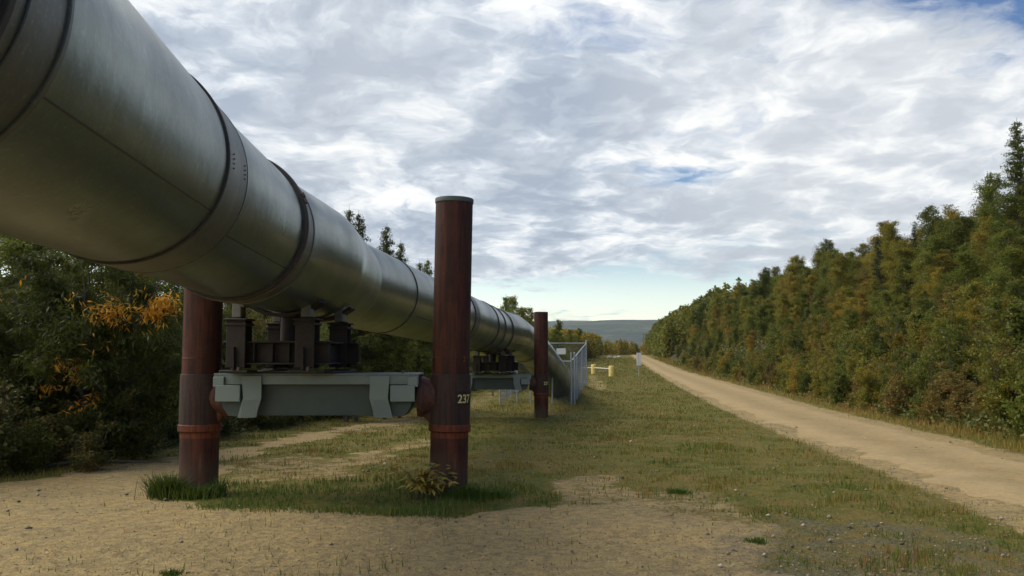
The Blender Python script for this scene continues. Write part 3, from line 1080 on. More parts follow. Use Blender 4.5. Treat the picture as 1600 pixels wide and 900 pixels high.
# ------------------------------------------------------------------ wire fence round the buried end
def wires(m, A, B, zt, pitch=.075, r=.0016):
    """chain link between two ground points: zigzag wires as thin three-sided rods"""
    A = Vector(A); B = Vector(B)
    L = (B - A).length
    dx = (B - A) / L
    def gz(t): return float(height(A.x + dx.x * t, A.y + dx.y * t)) - .02
    for sg in (1, -1):
        k = -3.2
        while k < L + 3.2:
            # line x = k + sg*z  (45 degree wires)
            pts = []
            for t in np.linspace(0, L, 40):
                z = (t - k) * sg
                zb = gz(t); ztp = zt[0] + (zt[1] - zt[0]) * t / L
                if zb <= z + zb <= ztp and z >= 0:
                    pts.append((t, z + zb))
            if len(pts) > 1:
                a, b = pts[0], pts[-1]
                m.tube([(A.x + dx.x * a[0], A.y + dx.y * a[0], a[1]), (A.x + dx.x * b[0], A.y + dx.y * b[0], b[1])], r, 3, False)
            k += pitch


fence = thing('chain_link_fence', (2.54, 38.3, -.31), 0, 'tall silver chain-link fence enclosing the place where the pipeline enters the ground', 'fence')
f0 = fence.location.copy()


def fpart(m, name):
    m.v = [(x - f0.x, y - f0.y, z - f0.z) for x, y, z in m.v]
    return m.build(name, M_fence, fence, 40)


def fpost(x, y, zt, r=.035):
    m = MB(); m.tube([(x, y, float(height(x, y)) - .2), (x, y, zt)], r, 10)
    m.lathe([(r + .012, zt - .01), (r + .012, zt + .02), (.001, zt + .045)], 10, Matrix.Translation((x, y, 0)))
    fpart(m, 'post')


def frail(a, b, r=.026):
    fpart(MB().tube([a, b], r, 8), 'rail')


PANELS = [((2.54, 38.3), (3.85, 46.2), (1.53, 2.45)), ((3.85, 46.2), (1.86, 46.2), (2.45, 2.45)), ((2.54, 38.3), (1.74, 38.6), (1.53, 1.53)),
          ((.80, 38.5), (-.52, 38.3), (1.62, 1.55)), ((-.52, 38.3), (.2, 46.2), (1.55, 2.2))]
for A, B, zt in PANELS:
    m = MB()
    wires(m, (*A, 0), (*B, 0), zt)
    fpart(m, 'wire_mesh')
    frail((*A, zt[0]), (*B, zt[1]))
    L = math.dist(A, B)
    n = max(1, int(round(L / 2.6)))
    for i in range(1, n):
        t = i / n
        fpost(A[0] + (B[0] - A[0]) * t, A[1] + (B[1] - A[1]) * t, zt[0] + (zt[1] - zt[0]) * t, .028)
for x, y, z in ((2.54, 38.3, 1.86), (2.68, 38.25, 1.88), (3.85, 46.2, 2.55), (1.86, 46.2, 2.48), (1.74, 38.6, 1.56), (.80, 38.5, .95), (-.52, 38.3, 1.62), (.2, 46.2, 2.25), (.22, 38.4, 1.60)):
    fpost(x, y, z)

sg = MB()
sg.bbox((0, 0, 0), (.47, .012, .31), .004)
o = sg.build('warning_sign', M_white)
o.location = (2.54, 46.13, 2.03)
o.rotation_euler = (0, math.radians(-2), 0)
tag(o, 'blank white rectangular sign hung on the back panel of the wire fence', 'sign')

jb = thing('junction_box', (2.62, 43.4, float(height(2.62, 43.4)) - .02), .2, 'small pale utility box at the pipeline end inside the fence', 'utility box')
MB().bbox((0, 0, .30), (.20, .16, .24), .01).build('box_body', M_white, jb)
MB().bbox((0, 0, .43), (.23, .19, .02), .006).build('box_lid', M_fence, jb)
MB().tube([(0, 0, -.1), (0, 0, .18)], .03, 8).build('box_post', M_fence, jb)

# ------------------------------------------------------------------ yellow barrier, road sign, boulders
bx, by = 8.05, 88.0
bz = float(height(bx, by))
br = thing('yellow_barrier', (bx, by, bz), 0, 'low yellow barrier of two thick posts joined by a thin rail in the far grass', 'barrier')
for dx, dy, h in ((0, 0, .95), (.98, -7.0, .92)):
    m = MB()
    z0 = float(height(bx + dx, by + dy)) - bz
    m.lathe([(.26, z0 - .2), (.26, z0 + h - .05), (.24, z0 + h - .01), (.18, z0 + h + .015), (.001, z0 + h + .03)], 24, Matrix.Translation((dx, dy, 0)))
    m.build('post', M_yellow, br, 40)
MB().tube([(-1.1, 1.5, .62), (0, 0, .64), (.98, -7.0, .60)], .035, 8).build('rail', M_white, br, 40)

rsx, rsy = 10.98, 77.4
rs = thing('road_sign', (rsx, rsy, float(height(rsx, rsy))), .1, 'two narrow white panels side by side on a thin post beside the road', 'road sign')
MB().bbox((-.105, -.03, 1.60), (.19, .012, 1.10), .004).build('sign_panel', M_white, rs)
MB().bbox((.115, -.045, 1.60), (.20, .012, 1.12), .004).build('sign_panel', M_white, rs)
MB().bbox((0, 0, .95), (.05, .03, 2.4), .004).build('post', M_fence, rs)

rk = []
for i, (pxx, sz) in enumerate([(951, 1.0), (955.5, .85), (960, .7), (963.5, .8), (967, 1.0)]):
    x, y = (pxx - 800) / FPX * 196, 196.0 + (i % 2) * 1.5
    m = MB()
    rr = random.Random(i)
    vs, fs = [], []
    n, k = 10, 6
    for a in range(k + 1):
        th_ = math.pi * a / k
        for b in range(n):
            ph = 2 * math.pi * b / n
            r = .38 * sz * (1 + rr.uniform(-.2, .2))
            vs.append((r * 1.15 * math.sin(th_) * math.cos(ph), r * math.sin(th_) * math.sin(ph), r * .85 * math.cos(th_)))
    for a in range(k):
        for b in range(n):
            fs.append((a * n + b, (a + 1) * n + b, (a + 1) * n + (b + 1) % n, a * n + (b + 1) % n))
    m.add(vs, fs)
    o = m.build('boulder', M_rock, None, 40)
    o.location = (x, y, float(height(x, y)) + .18 * sz)
    tag(o, 'pale boulder in the far row at the top of the grass beside the road', 'boulder', 'pale boulders at the far end of the grass')


# ------------------------------------------------------------------ vegetation
def leaf_array(C, size, aspect, rng, up=.35, droop=0.0, tint=None):
    """rhombic leaves at points C; returns verts, quads, per-vertex tint"""
    n = len(C)
    d = rng.normal(size=(n, 3)); d[:, 2] -= droop * 2
    d /= np.linalg.norm(d, axis=1)[:, None]
    nrm = rng.normal(size=(n, 3)); nrm[:, 2] = np.abs(nrm[:, 2]) + up
    s = np.cross(d, nrm); s /= np.linalg.norm(s, axis=1)[:, None] + 1e-9
    L = size * rng.uniform(.65, 1.3, n)[:, None]
    W = L * aspect
    nn = np.cross(s, d)
    a = C; b = C + d * L * .45 + s * W * .5 + nn * W * .12; c = C + d * L; e = C + d * L * .45 - s * W * .5 + nn * W * .12
    V = np.stack([a, b, c, e], 1).reshape(-1, 3)
    F = np.arange(n * 4).reshape(n, 4)
    t = np.repeat(tint if tint is not None else rng.random(n), 4)
    return V, F, t


def make_plant(seed, H, W, base, nlimb, ntwig, nleaf, lsize, laspect, shape='ovoid', stems=1, droop=0.0, limb_el=(25, 55), gap=.3, tr=.012, spread=.12, tintfun=None, sprays=1.0):
    """returns (crown mesh arrays, wood MB) for a plant with its origin at the foot"""
    rr = random.Random(seed)
    rng = np.random.default_rng(seed)
    wood = MB()
    anchors, atint, awt, asp = [], [], [], []
    for s in range(stems):
        az = 2 * math.pi * (s + rr.random()) / max(stems, 1)
        lean = (0.0 if stems == 1 else rr.uniform(.1, .45)) * W / max(H, .1) * 1.6
        hh = H * (1 if s == 0 else rr.uniform(.65, 1.0))
        top = Vector((math.cos(az) * lean * hh, math.sin(az) * lean * hh, hh))
        pts = []
        for i in range(8):
            t = i / 7
            p = Vector((top.x * t ** 1.2, top.y * t ** 1.2, -.15 + (hh + .15) * t))
            p += Vector((rr.uniform(-1, 1), rr.uniform(-1, 1), 0)) * .025 * hh * math.sin(t * math.pi)
            pts.append(p)
        wood.tube(pts, [max(.004, tr * hh * (1 - t / 7) ** .9 + .004) for t in range(8)], 6, False)
        nl = max(3, nlimb // stems)
        for j in range(nl):
            u = (j + rr.random()) / nl
            hf = base + (1 - base) * u * .97
            k = min(6, int(hf * 7)); f = hf * 7 - k
            p0 = pts[k].lerp(pts[k + 1], f)
            if shape == 'cone':
                ln = W * (1 - u) ** .85 * rr.uniform(.75, 1.1) + .08
            elif shape == 'column':
                ln = W * (.35 + .65 * math.sin(math.pi * min(1, u * .9 + .12))) * rr.uniform(.6, 1.15)
            elif shape == 'shrub':
                ln = W * (.9 - .55 * u) * rr.uniform(.6, 1.15)
            else:
                ln = W * math.sin(math.pi * (u * .86 + .12)) ** .7 * rr.uniform(.6, 1.2)
            a = rr.uniform(0, 2 * math.pi)
            el = math.radians(rr.uniform(*limb_el))
            if shape == 'cone': el = math.radians(-12 + 40 * u + rr.uniform(-6, 6))
            dv = Vector((math.cos(a) * math.cos(el), math.sin(a) * math.cos(el), math.sin(el)))
            lp = [p0]
            for q in range(1, 5):
                t = q / 4
                dd = dv + Vector((rr.uniform(-.2, .2), rr.uniform(-.2, .2), rr.uniform(-.15, .15) - droop * t))
                lp.append(lp[-1] + dd.normalized() * ln / 4)
            wood.tube(lp, [max(.003, tr * hh * .38 * (1 - u * .6) * (1 - q / 4.6)) for q in range(5)], 4, False)
            tb = rr.random()
            for q in range(ntwig):
                t = rr.uniform(gap, 1.0)
                k2 = min(3, int(t * 4)); b0 = lp[k2].lerp(lp[k2 + 1], t * 4 - k2)
                tv = Vector((rr.gauss(0, 1), rr.gauss(0, 1), rr.gauss(.25, .7) - droop))
                tl = ln * .28 * rr.uniform(.5, 1.2) * sprays + .06
                b1 = b0 + tv.normalized() * tl
                if q < 3:
                    wood.tube([b0, b1], [.006, .003], 3, False)
                anchors.append((b0, b1)); atint.append(tb * .5 + rr.random() * .5); awt.append(ln * (.6 + .8 * rr.random())); asp.append(min(1.0, .3 + .8 * ln / W))
    A0 = np.array([tuple(a) for a, b in anchors]); A1 = np.array([tuple(b) for a, b in anchors]); AT = np.array(atint)
    AW = np.array(awt); ASP = np.array(asp)
    idx = rng.choice(len(A0), nleaf, p=AW / AW.sum())
    t = rng.random(nleaf)[:, None] ** .8
    C = A0[idx] * (1 - t) + A1[idx] * t + rng.normal(0, spread, (nleaf, 3)) * ASP[idx][:, None] * np.array([1, 1, .7])
    C[:, 2] = np.maximum(C[:, 2], .03)
    tint = AT[idx] * .75 + rng.random(nleaf) * .25
    if tintfun is not None:
        tint = tintfun(C, tint, rng)
    return leaf_array(C, lsize, laspect, rng, droop=droop, tint=tint), wood


PROTO_Z = -500.0
protos = {}


def plant_thing(key, name, leafmat, barkmat, label, cat, group, crown_name='crown', trunk_name='trunk', **kw):
    (V, F, T), wood = make_plant(**kw)
    cm = np_mesh(crown_name, V, F, leafmat, {'tint': T}, link=False)
    wm = bpy.data.meshes.new(trunk_name)
    wm.from_pydata(wood.v, [], wood.f); wm.materials.append(barkmat)
    protos[key] = (name, cm, wm, crown_name, trunk_name, label, cat, group)


def place(key, x, y, s=1.0, rz=None, label=None, group=None, sz=None, lean=(0, 0), dz=0.0):
    name, cm, wm, cn, tn, lb, cat, gp = protos[key]
    z = float(height(x, y)) - .03 + dz
    r = thing(name, (x, y, z), rz if rz is not None else R_.uniform(0, 6.283), label or lb, cat, group if group is not None else gp)
    r.rotation_euler = (lean[0], lean[1], r.rotation_euler[2])
    r.scale = (s, s, sz or s)
    for n_, me in ((tn, wm), (cn, cm)):
        c = bpy.data.objects.new(n_, me)
        COL.objects.link(c)
        c.parent = r
    return r


GR = 'trees on the wooded bank right of the dirt road'
GL = 'trees along the left side behind the pipeline'
GS = 'shrubs at the foot of the right bank'
GLS = 'shrubs along the foot of the left wood'
# right bank kinds
plant_thing('birch_a', 'birch_tree', L_birch, M_birchbark, 'green birch with touches of yellow on the bank right of the dirt road', 'tree', GR,
            seed=11, H=6.2, W=1.45, base=.12, nlimb=46, ntwig=10, nleaf=15000, lsize=.085, laspect=.75, spread=.18)
plant_thing('birch_b', 'birch_tree', L_birch, M_birchbark, 'green birch with touches of yellow on the bank right of the dirt road', 'tree', GR,
            seed=12, H=5.6, W=1.3, base=.10, nlimb=40, ntwig=10, nleaf=13000, lsize=.085, laspect=.75, spread=.18)
plant_thing('yellow_a', 'aspen_tree', L_yellow, M_birchbark, 'aspen turning yellow on the bank right of the dirt road', 'tree', GR,
            seed=13, H=5.4, W=1.3, base=.12, nlimb=40, ntwig=9, nleaf=11000, lsize=.08, laspect=.8, shape='ovoid', spread=.16)
plant_thing('russet_a', 'alder_tree', L_brown, M_bark, 'russet brown leafed tree on the bank right of the dirt road', 'tree', GR,
            seed=14, H=5.0, W=1.4, base=.08, nlimb=44, ntwig=9, nleaf=11000, lsize=.08, laspect=.75, spread=.14)
plant_thing('dark_a', 'poplar_tree', L_dark, M_bark, 'dark green broadleaf tree on the bank right of the dirt road', 'tree', GR,
            seed=15, H=6.0, W=1.35, base=.10, nlimb=46, ntwig=10, nleaf=15000, lsize=.085, laspect=.75, spread=.18)
plant_thing('dark_b', 'poplar_tree', L_dark, M_bark, 'dark green broadleaf tree on the bank right of the dirt road', 'tree', GR,
            seed=16, H=5.2, W=1.6, base=.06, nlimb=46, ntwig=10, nleaf=15000, lsize=.085, laspect=.75, spread=.19)
plant_thing('spruce', 'spruce_tree', L_spruce, M_bark, 'dark narrow spruce rising above the bank of broadleaf trees', 'tree', None,
            seed=17, H=6.5, W=1.25, base=.08, nlimb=90, ntwig=9, nleaf=22000, lsize=.085, laspect=.25, shape='cone', spread=.05, gap=.12, tr=.010)
plant_thing('bank_spruce', 'spruce_tree', L_spruce, M_bark, 'small dark spruce among the broadleaf trees of the right bank', 'tree', 'small spruces on the right bank',
            seed=19, H=6.2, W=1.1, base=.06, nlimb=80, ntwig=8, nleaf=15000, lsize=.085, laspect=.25, shape='cone', spread=.05, gap=.12, tr=.010)
plant_thing('bare', 'bare_sapling', L_brown, M_bark, 'thin nearly leafless grey-brown tree on the right bank', 'tree', 'thin nearly leafless trees on the right bank',
            seed=18, H=5.0, W=1.0, base=.15, nlimb=40, ntwig=6, nleaf=1400, lsize=.07, laspect=.7, limb_el=(40, 70), spread=.08)
# shrubs at the foot of the right bank
plant_thing('shrub_g', 'willow_shrub', L_birch, M_bark, 'rounded green willow shrub along the foot of the right bank', 'shrub', GS, 'foliage', 'stems',
            seed=21, H=2.0, W=.95, base=.05, nlimb=44, ntwig=9, nleaf=8500, lsize=.065, laspect=.6, shape='shrub', stems=6, spread=.08)
plant_thing('shrub_r', 'willow_shrub', L_brown, M_bark, 'brown and russet shrub along the foot of the right bank', 'shrub', GS, 'foliage', 'stems',
            seed=22, H=1.6, W=.9, base=.03, nlimb=40, ntwig=9, nleaf=6500, lsize=.06, laspect=.6, shape='shrub', stems=7, spread=.08)
plant_thing('shrub_d', 'willow_shrub', L_dark, M_bark, 'dark green broad-leaved shrub along the foot of the right bank', 'shrub', GS, 'foliage', 'stems',
            seed=23, H=1.5, W=.85, base=.03, nlimb=36, ntwig=9, nleaf=5500, lsize=.085, laspect=.7, shape='shrub', stems=6, spread=.08)
plant_thing('shrub_y', 'willow_shrub', L_yellow, M_bark, 'yellow-green shrub along the foot of the right bank', 'shrub', GS, 'foliage', 'stems',
            seed=24, H=1.7, W=.85, base=.03, nlimb=38, ntwig=9, nleaf=6500, lsize=.06, laspect=.6, shape='shrub', stems=6, spread=.08)
# left wood
plant_thing('willow_a', 'willow_tree', L_willow, M_bark, 'dark green willow with narrow drooping leaves behind the pipeline at left', 'tree', GL,
            seed=31, H=4.8, W=1.9, base=.04, nlimb=64, ntwig=12, nleaf=26000, lsize=.12, laspect=.24, shape='shrub', stems=5, droop=.35, spread=.10,
            tintfun=lambda C, t, r: np.where(t > .93, t, t * .86))
plant_thing('willow_b', 'willow_tree', L_willow, M_bark, 'dark green willow with narrow drooping leaves behind the pipeline at left', 'tree', GL,
            seed=32, H=4.4, W=2.0, base=.03, nlimb=60, ntwig=12, nleaf=24000, lsize=.12, laspect=.24, shape='shrub', stems=6, droop=.3, spread=.11,
            tintfun=lambda C, t, r: np.where(t > .93, t, t * .8))
plant_thing('left_birch', 'birch_tree', L_birch, M_birchbark, 'leafy green birch in the wood behind the pipeline at left', 'tree', GL,
            seed=33, H=5.8, W=1.5, base=.08, nlimb=46, ntwig=10, nleaf=15000, lsize=.08, laspect=.7, spread=.13)
plant_thing('left_dark', 'poplar_tree', L_dark, M_bark, 'dark green poplar in the wood behind the pipeline at left', 'tree', GL,
            seed=34, H=6.2, W=1.3, base=.08, nlimb=50, ntwig=10, nleaf=15000, lsize=.08, laspect=.7, spread=.12, shape='column')
plant_thing('spire', 'spruce_tree', L_dark, M_bark, 'narrow pointed spruce whose tip rises above the pipeline', 'tree', None,
            seed=35, H=6.4, W=1.05, base=.15, nlimb=150, ntwig=9, nleaf=26000, lsize=.075, laspect=.32, shape='cone', spread=.05, gap=.1, tr=.010)
plant_thing('lshrub_a', 'low_shrub', L_under, M_bark, 'low green and brown shrub along the foot of the left wood', 'shrub', GLS, 'foliage', 'stems',
            seed=36, H=1.15, W=.75, base=.03, nlimb=36, ntwig=8, nleaf=5200, lsize=.055, laspect=.6, shape='shrub', stems=6, spread=.07)
plant_thing('lshrub_b', 'low_shrub', L_dark, M_bark, 'low dark green shrub along the foot of the left wood', 'shrub', GLS, 'foliage', 'stems',
            seed=37, H=.95, W=.7, base=.03, nlimb=32, ntwig=8, nleaf=4200, lsize=.055, laspect=.6, shape='shrub', stems=6, spread=.07)
def gold_blobs(C, t, r):
    out = t * .55
    for (cx, cy, cz), (rx, ry, rz_) in (((.85, -.9, 2.62), (.80, .9, .42)), ((.45, -1.1, 1.95), (.16, .6, .25)), ((-.1, -1.0, 1.12), (.42, .8, .24)), ((.0, -1.0, 1.5), (.16, .7, .25)),
                                        ((-1.5, -1.0, 2.5), (.12, .5, .12)), ((-2.0, -.6, 1.9), (.18, .5, .15)), ((-1.1, -1.0, 3.1), (.2, .5, .12))):
        d = ((C[:, 0] - cx) / rx) ** 2 + ((C[:, 1] - cy) / ry) ** 2 + ((C[:, 2] - cz) / rz_) ** 2
        d = d + r.normal(0, .22, len(C))
        out = np.where(d < 1, np.clip(.60 + .34 * t + r.normal(0, .05, len(C)), 0, 1), out)
    return out


plant_thing('gold', 'golden_willow', L_wgold, M_bark, None, 'tree', None, seed=41, H=3.9, W=2.0, base=.04, nlimb=64, ntwig=13, nleaf=26000, lsize=.125, laspect=.24,
            shape='shrub', stems=5, droop=.35, spread=.10, tintfun=gold_blobs)

# --- right bank
rng = np.random.default_rng(5)
cand = []
yv = 11.0
while yv < 190:
    for s in np.arange(3.4, 19, 1.15 + yv * .011):
        cand.append((yv + rng.uniform(-.8, .8), s + rng.uniform(-.6, .6)))
    yv += (1.05 + yv * .017) * 1.25
cand = [(y, s) for y, s in cand if abs((road_r(y) + s) / max(y, 1)) < .68]
print('right bank trees', len(cand))
kinds = ['birch_a', 'birch_b', 'yellow_a', 'russet_a', 'dark_a', 'dark_b', 'bare', 'bank_spruce']
for y, s in cand:
    pn = vnoise(np.array([y * .9]), np.array([s * .9]), .12, 8, 2)[0]
    wts = np.array([.28, .22, .15, .07, .12, .09, .05, .035])
    if pn > .55: wts[2] += .25; wts[3] += .08
    if pn < .45: wts[4] += .3; wts[5] += .2
    k = rng.choice(kinds, p=wts / wts.sum())
    sc = (.55 + .5 * rng.random() ** 1.3) * float(np.interp(s, [3, 5, 8, 13, 19], [.30, .42, .62, .80, .90]))
    sc *= float(np.interp(y, [20, 60, 120, 190], [1.0, 1.08, 1.28, 1.45]))
    place(k, float(road_r(y) + s), y, sc * 1.18, sz=sc * rng.uniform(.8, 1.25), lean=(rng.uniform(-.06, .06), rng.uniform(-.06, .06)))
# shrubs in front of the bank
ysh = 12.0
while ysh < 120:
    k = rng.choice(['shrub_g', 'shrub_r', 'shrub_d', 'shrub_y'], p=[.3, .27, .27, .16])
    sc = rng.uniform(.7, 1.15)
    place(k, float(road_r(ysh) + 1.7 + rng.uniform(-.3, .5)), ysh, sc)
    if ysh < 70:
        k = rng.choice(['shrub_g', 'shrub_r', 'shrub_d', 'shrub_y'])
        place(k, float(road_r(ysh) + 3.0 + rng.uniform(-.4, .5)), ysh + .5, rng.uniform(.8, 1.3))
        k = rng.choice(['shrub_g', 'shrub_r', 'shrub_d', 'shrub_y'], p=[.4, .2, .2, .2])
        place(k, float(road_r(ysh) + 4.3 + rng.uniform(-.4, .5)), ysh + .2, rng.uniform(.95, 1.4))
    ysh += .95 + ysh * .014
# singled out trees on the skyline
x = (1375 - 800) / FPX * 62
place('spruce', x, 62, .72, sz=.86, label='dark spruce standing out against the sky halfway up the right treeline')
place('birch_a', x + 1.6, 63, .85, sz=.95, label='tall leafy birch beside the dark spruce on the right skyline', group='')
x = .60 * 33
place('spire', .578 * 34, 34, 1.35, sz=1.22, label='tallest tree at the right edge of the photo, dark against the clouds', group='')
place('spruce', .60 * 37, 37, .9, sz=1.1, label='dark spruce at the far right edge behind the tallest tree')

# --- left wood
yv = 9.0
cnt = 0
while yv < 190:
    stp = 1.7 + yv * .022
    for q in np.arange(1.3, 14 if yv < 30 else (9.5 if yv < 60 else 7), 2.1 + yv * .012):
        y = yv + rng.uniform(-.6, .6); x = float(wood_l(y)) - q - rng.uniform(-.3, .5)
        if x / y < -.72: continue
        if yv < 34:
            k = rng.choice(['willow_a', 'willow_b', 'left_dark', 'left_birch'], p=[.4, .34, .16, .10])
        else:
            k = rng.choice(['willow_b', 'left_dark', 'left_birch', 'yellow_a'], p=[.14, .34, .44, .08])
        sc = rng.uniform(.75, 1.0) * (.82 if q < 2.5 else 1.0) * (1.12 if q > 9 else 1)
        if yv > 34: sc *= .8
        if k == 'yellow_a':
            place(k, x, y, sc, label='aspen turning yellow in the wood beyond the pipeline at left', group=GL)
        else:
            place(k, x, y, sc)
        cnt += 1
    yv += stp
print('left trees', cnt)
ysh = 11.0
while ysh < 90:
    k = rng.choice(['lshrub_a', 'lshrub_b'], p=[.6, .4])
    place(k, float(wood_l(ysh)) - rng.uniform(-.15, .5), ysh, rng.uniform(.6, 1.1))
    ysh += .62 + ysh * .014
# willow turning gold in front of the dark ones
place('gold', -6.95, 15.1, 1.0, rz=0, label='dark willow with clusters of golden orange leaves, left of the left post')
place('gold', -9.9, 14.3, .95, rz=.9, label='willow with small golden clusters at the left edge of the photo')
for x, y, sc, k, lb in ((-6.9, 13.05, .75, 'lshrub_b', 'low dark bush at the foot of the golden-leaved willow'), (-6.25, 13.3, .6, 'lshrub_a', 'low brownish bush beside the dark one under the golden-leaved willow'),
                        (-6.35, 15.1, 1.0, 'lshrub_a', 'low green and brown bush between the golden-leaved willow and left post')):
    place(k, x, y, sc, label=lb)
# tips rising above the pipeline
for pxx, yd, topy, lb in ((543, 27, 318, 'thin pointed spruce tip above the pipeline, leftmost of the tips'), (558, 27, 325, 'second pointed spruce tip above the pipeline from the left'),
                          (603, 28, 345, 'bushier spruce tip above the pipeline left of the near post'), (625, 29, 372, 'lower spruce tip just right of the bushy one above the pipeline'),
                          (655, 31, 404, 'short spruce tip above the pipeline close to the near post'), (668, 33, 400, 'greenish spruce tip touching the near post above the pipeline')):
    x = (pxx - 800) / FPX * yd
    ztop = CAMZ + (HZ - topy) / FPX * yd
    z0 = float(height(x, yd))
    s = (ztop - z0) / 6.4
    place('spire', x, yd, min(1.1, s), sz=s, label=lb)
for pxx, yd, topy, k in ((801, 47, 456, 'left_birch'), (790, 50, 470, 'left_dark'), (818, 48, 474, 'left_birch'), (830, 52, 486, 'left_dark'), (770, 46, 474, 'left_birch'),
                         (872, 75, 503, 'left_dark'), (890, 90, 511, 'left_birch'), (905, 95, 515, 'left_dark')):
    x = (pxx - 800) / FPX * yd
    ztop = CAMZ + (HZ - topy) / FPX * yd
    s = (ztop - float(height(x, yd))) / 6.0
    place(k, x, yd, s * .95, sz=s)


# --- far woods: one mass nobody could count
def far_mass(name, pts, size, seed, mat=None):
    rng = np.random.default_rng(seed)
    C, T = [], []
    for x, y, h, wd, t in pts:
        n = 260
        u = rng.random(n)
        rad = wd * np.sqrt(rng.random(n)) * np.sin(np.pi * np.clip(u * .85 + .12, 0, 1)) ** .6
        a = rng.random(n) * 2 * np.pi
        z0 = float(height(x, y))
        C.append(np.stack([x + rad * np.cos(a), y + rad * np.sin(a), z0 + u * h], 1))
        T.append(np.clip(t + rng.normal(0, .12, n), 0, 1))
    V_, F_, T_ = leaf_array(np.vstack(C), size, .8, rng, tint=np.concatenate(T))
    return tag(np_mesh(name, V_, F_, mat or L_birch, {'tint': T_}), kind='stuff')


pts = []
for i in range(620):
    y = rng.uniform(175, 310); s = rng.uniform(2.2, 30)
    pts.append((float(road_r(y)) + s, y, rng.uniform(5.5, 8.5), rng.uniform(1.3, 2.2), rng.uniform(.2, .85)))
far_mass('distant_woods', pts, .55, 61)
pts = []
for i in range(420):
    y = rng.uniform(150, 300)
    x = float(wood_l(y)) - abs(rng.normal(0, 9)) - 1 if i % 3 else rng.uniform(.02, .16) * y
    if i % 3 == 0:
        y = rng.uniform(285, 330); x = rng.uniform(.04, .20) * y
        if road_l(y) - 1 < x < road_r(y) + 1 and y < 300: continue
    pts.append((x, y, rng.uniform(3, 5.5), rng.uniform(1, 1.8), rng.uniform(.2, .8)))
far_mass('distant_woods', pts, .5, 62, L_birch)

# --- undergrowth on both banks
def undergrowth():
    n = 150000
    y = 8 + rng.random(n) ** 1.8 * 130
    side = rng.random(n) < .62
    s = rng.random(n) ** 1.4 * 13
    x = np.where(side, road_r(y) + 1.2 + s, wood_l(y) - s * .6 + .25)
    k = (np.abs(x / y) < .66)
    x, y, s = x[k], y[k], s[k]
    cl = vnoise(x, y, .9, 21, 3)
    h = np.clip(cl - .25, .08, 1) * rng.random(len(x)) ** 1.2 * 2.3 * np.clip(.35 + s * .5, 0, 1)
    C = np.stack([x, y, height(x, y) + h], 1)
    t = np.clip(vnoise(x, y, .5, 22, 3) * 1.3 - .2 + rng.normal(0, .13, len(x)), 0, 1)
    sz = .075 + y[:, None] * .0014
    rg = np.random.default_rng(3)
    V_, F_, T_ = leaf_array(C, 1.0, .65, rg, tint=t)
    V_ = V_.reshape(-1, 4, 3); c0 = V_[:, :1].copy()
    V_ = (c0 + (V_ - c0) * sz[:, None]).reshape(-1, 3)
    tag(np_mesh('undergrowth', V_, F_, L_under, {'tint': T_}), kind='stuff')


undergrowth()


# --- grass
def blades(x, y, hgt, wid, tint, name, rg, lean=.45, zoff=0.0):
    n = len(x)
    z = height(x, y) + zoff
    a = rg.random(n) * 2 * np.pi
    dx, dy = np.cos(a), np.sin(a)
    l = rg.random(n) * lean
    b = rg.random(n) * 2 * np.pi
    P0 = np.stack([x - dx * wid, y - dy * wid, z - .01], 1)
    P1 = np.stack([x + dx * wid, y + dy * wid, z - .01], 1)
    P2 = np.stack([x + np.cos(b) * l * hgt, y + np.sin(b) * l * hgt, z + hgt * (1 - l * .4)], 1)
    V_ = np.stack([P0, P1, P2], 1).reshape(-1, 3)
    return V_, np.arange(n * 3).reshape(n, 3), np.repeat(tint, 3)


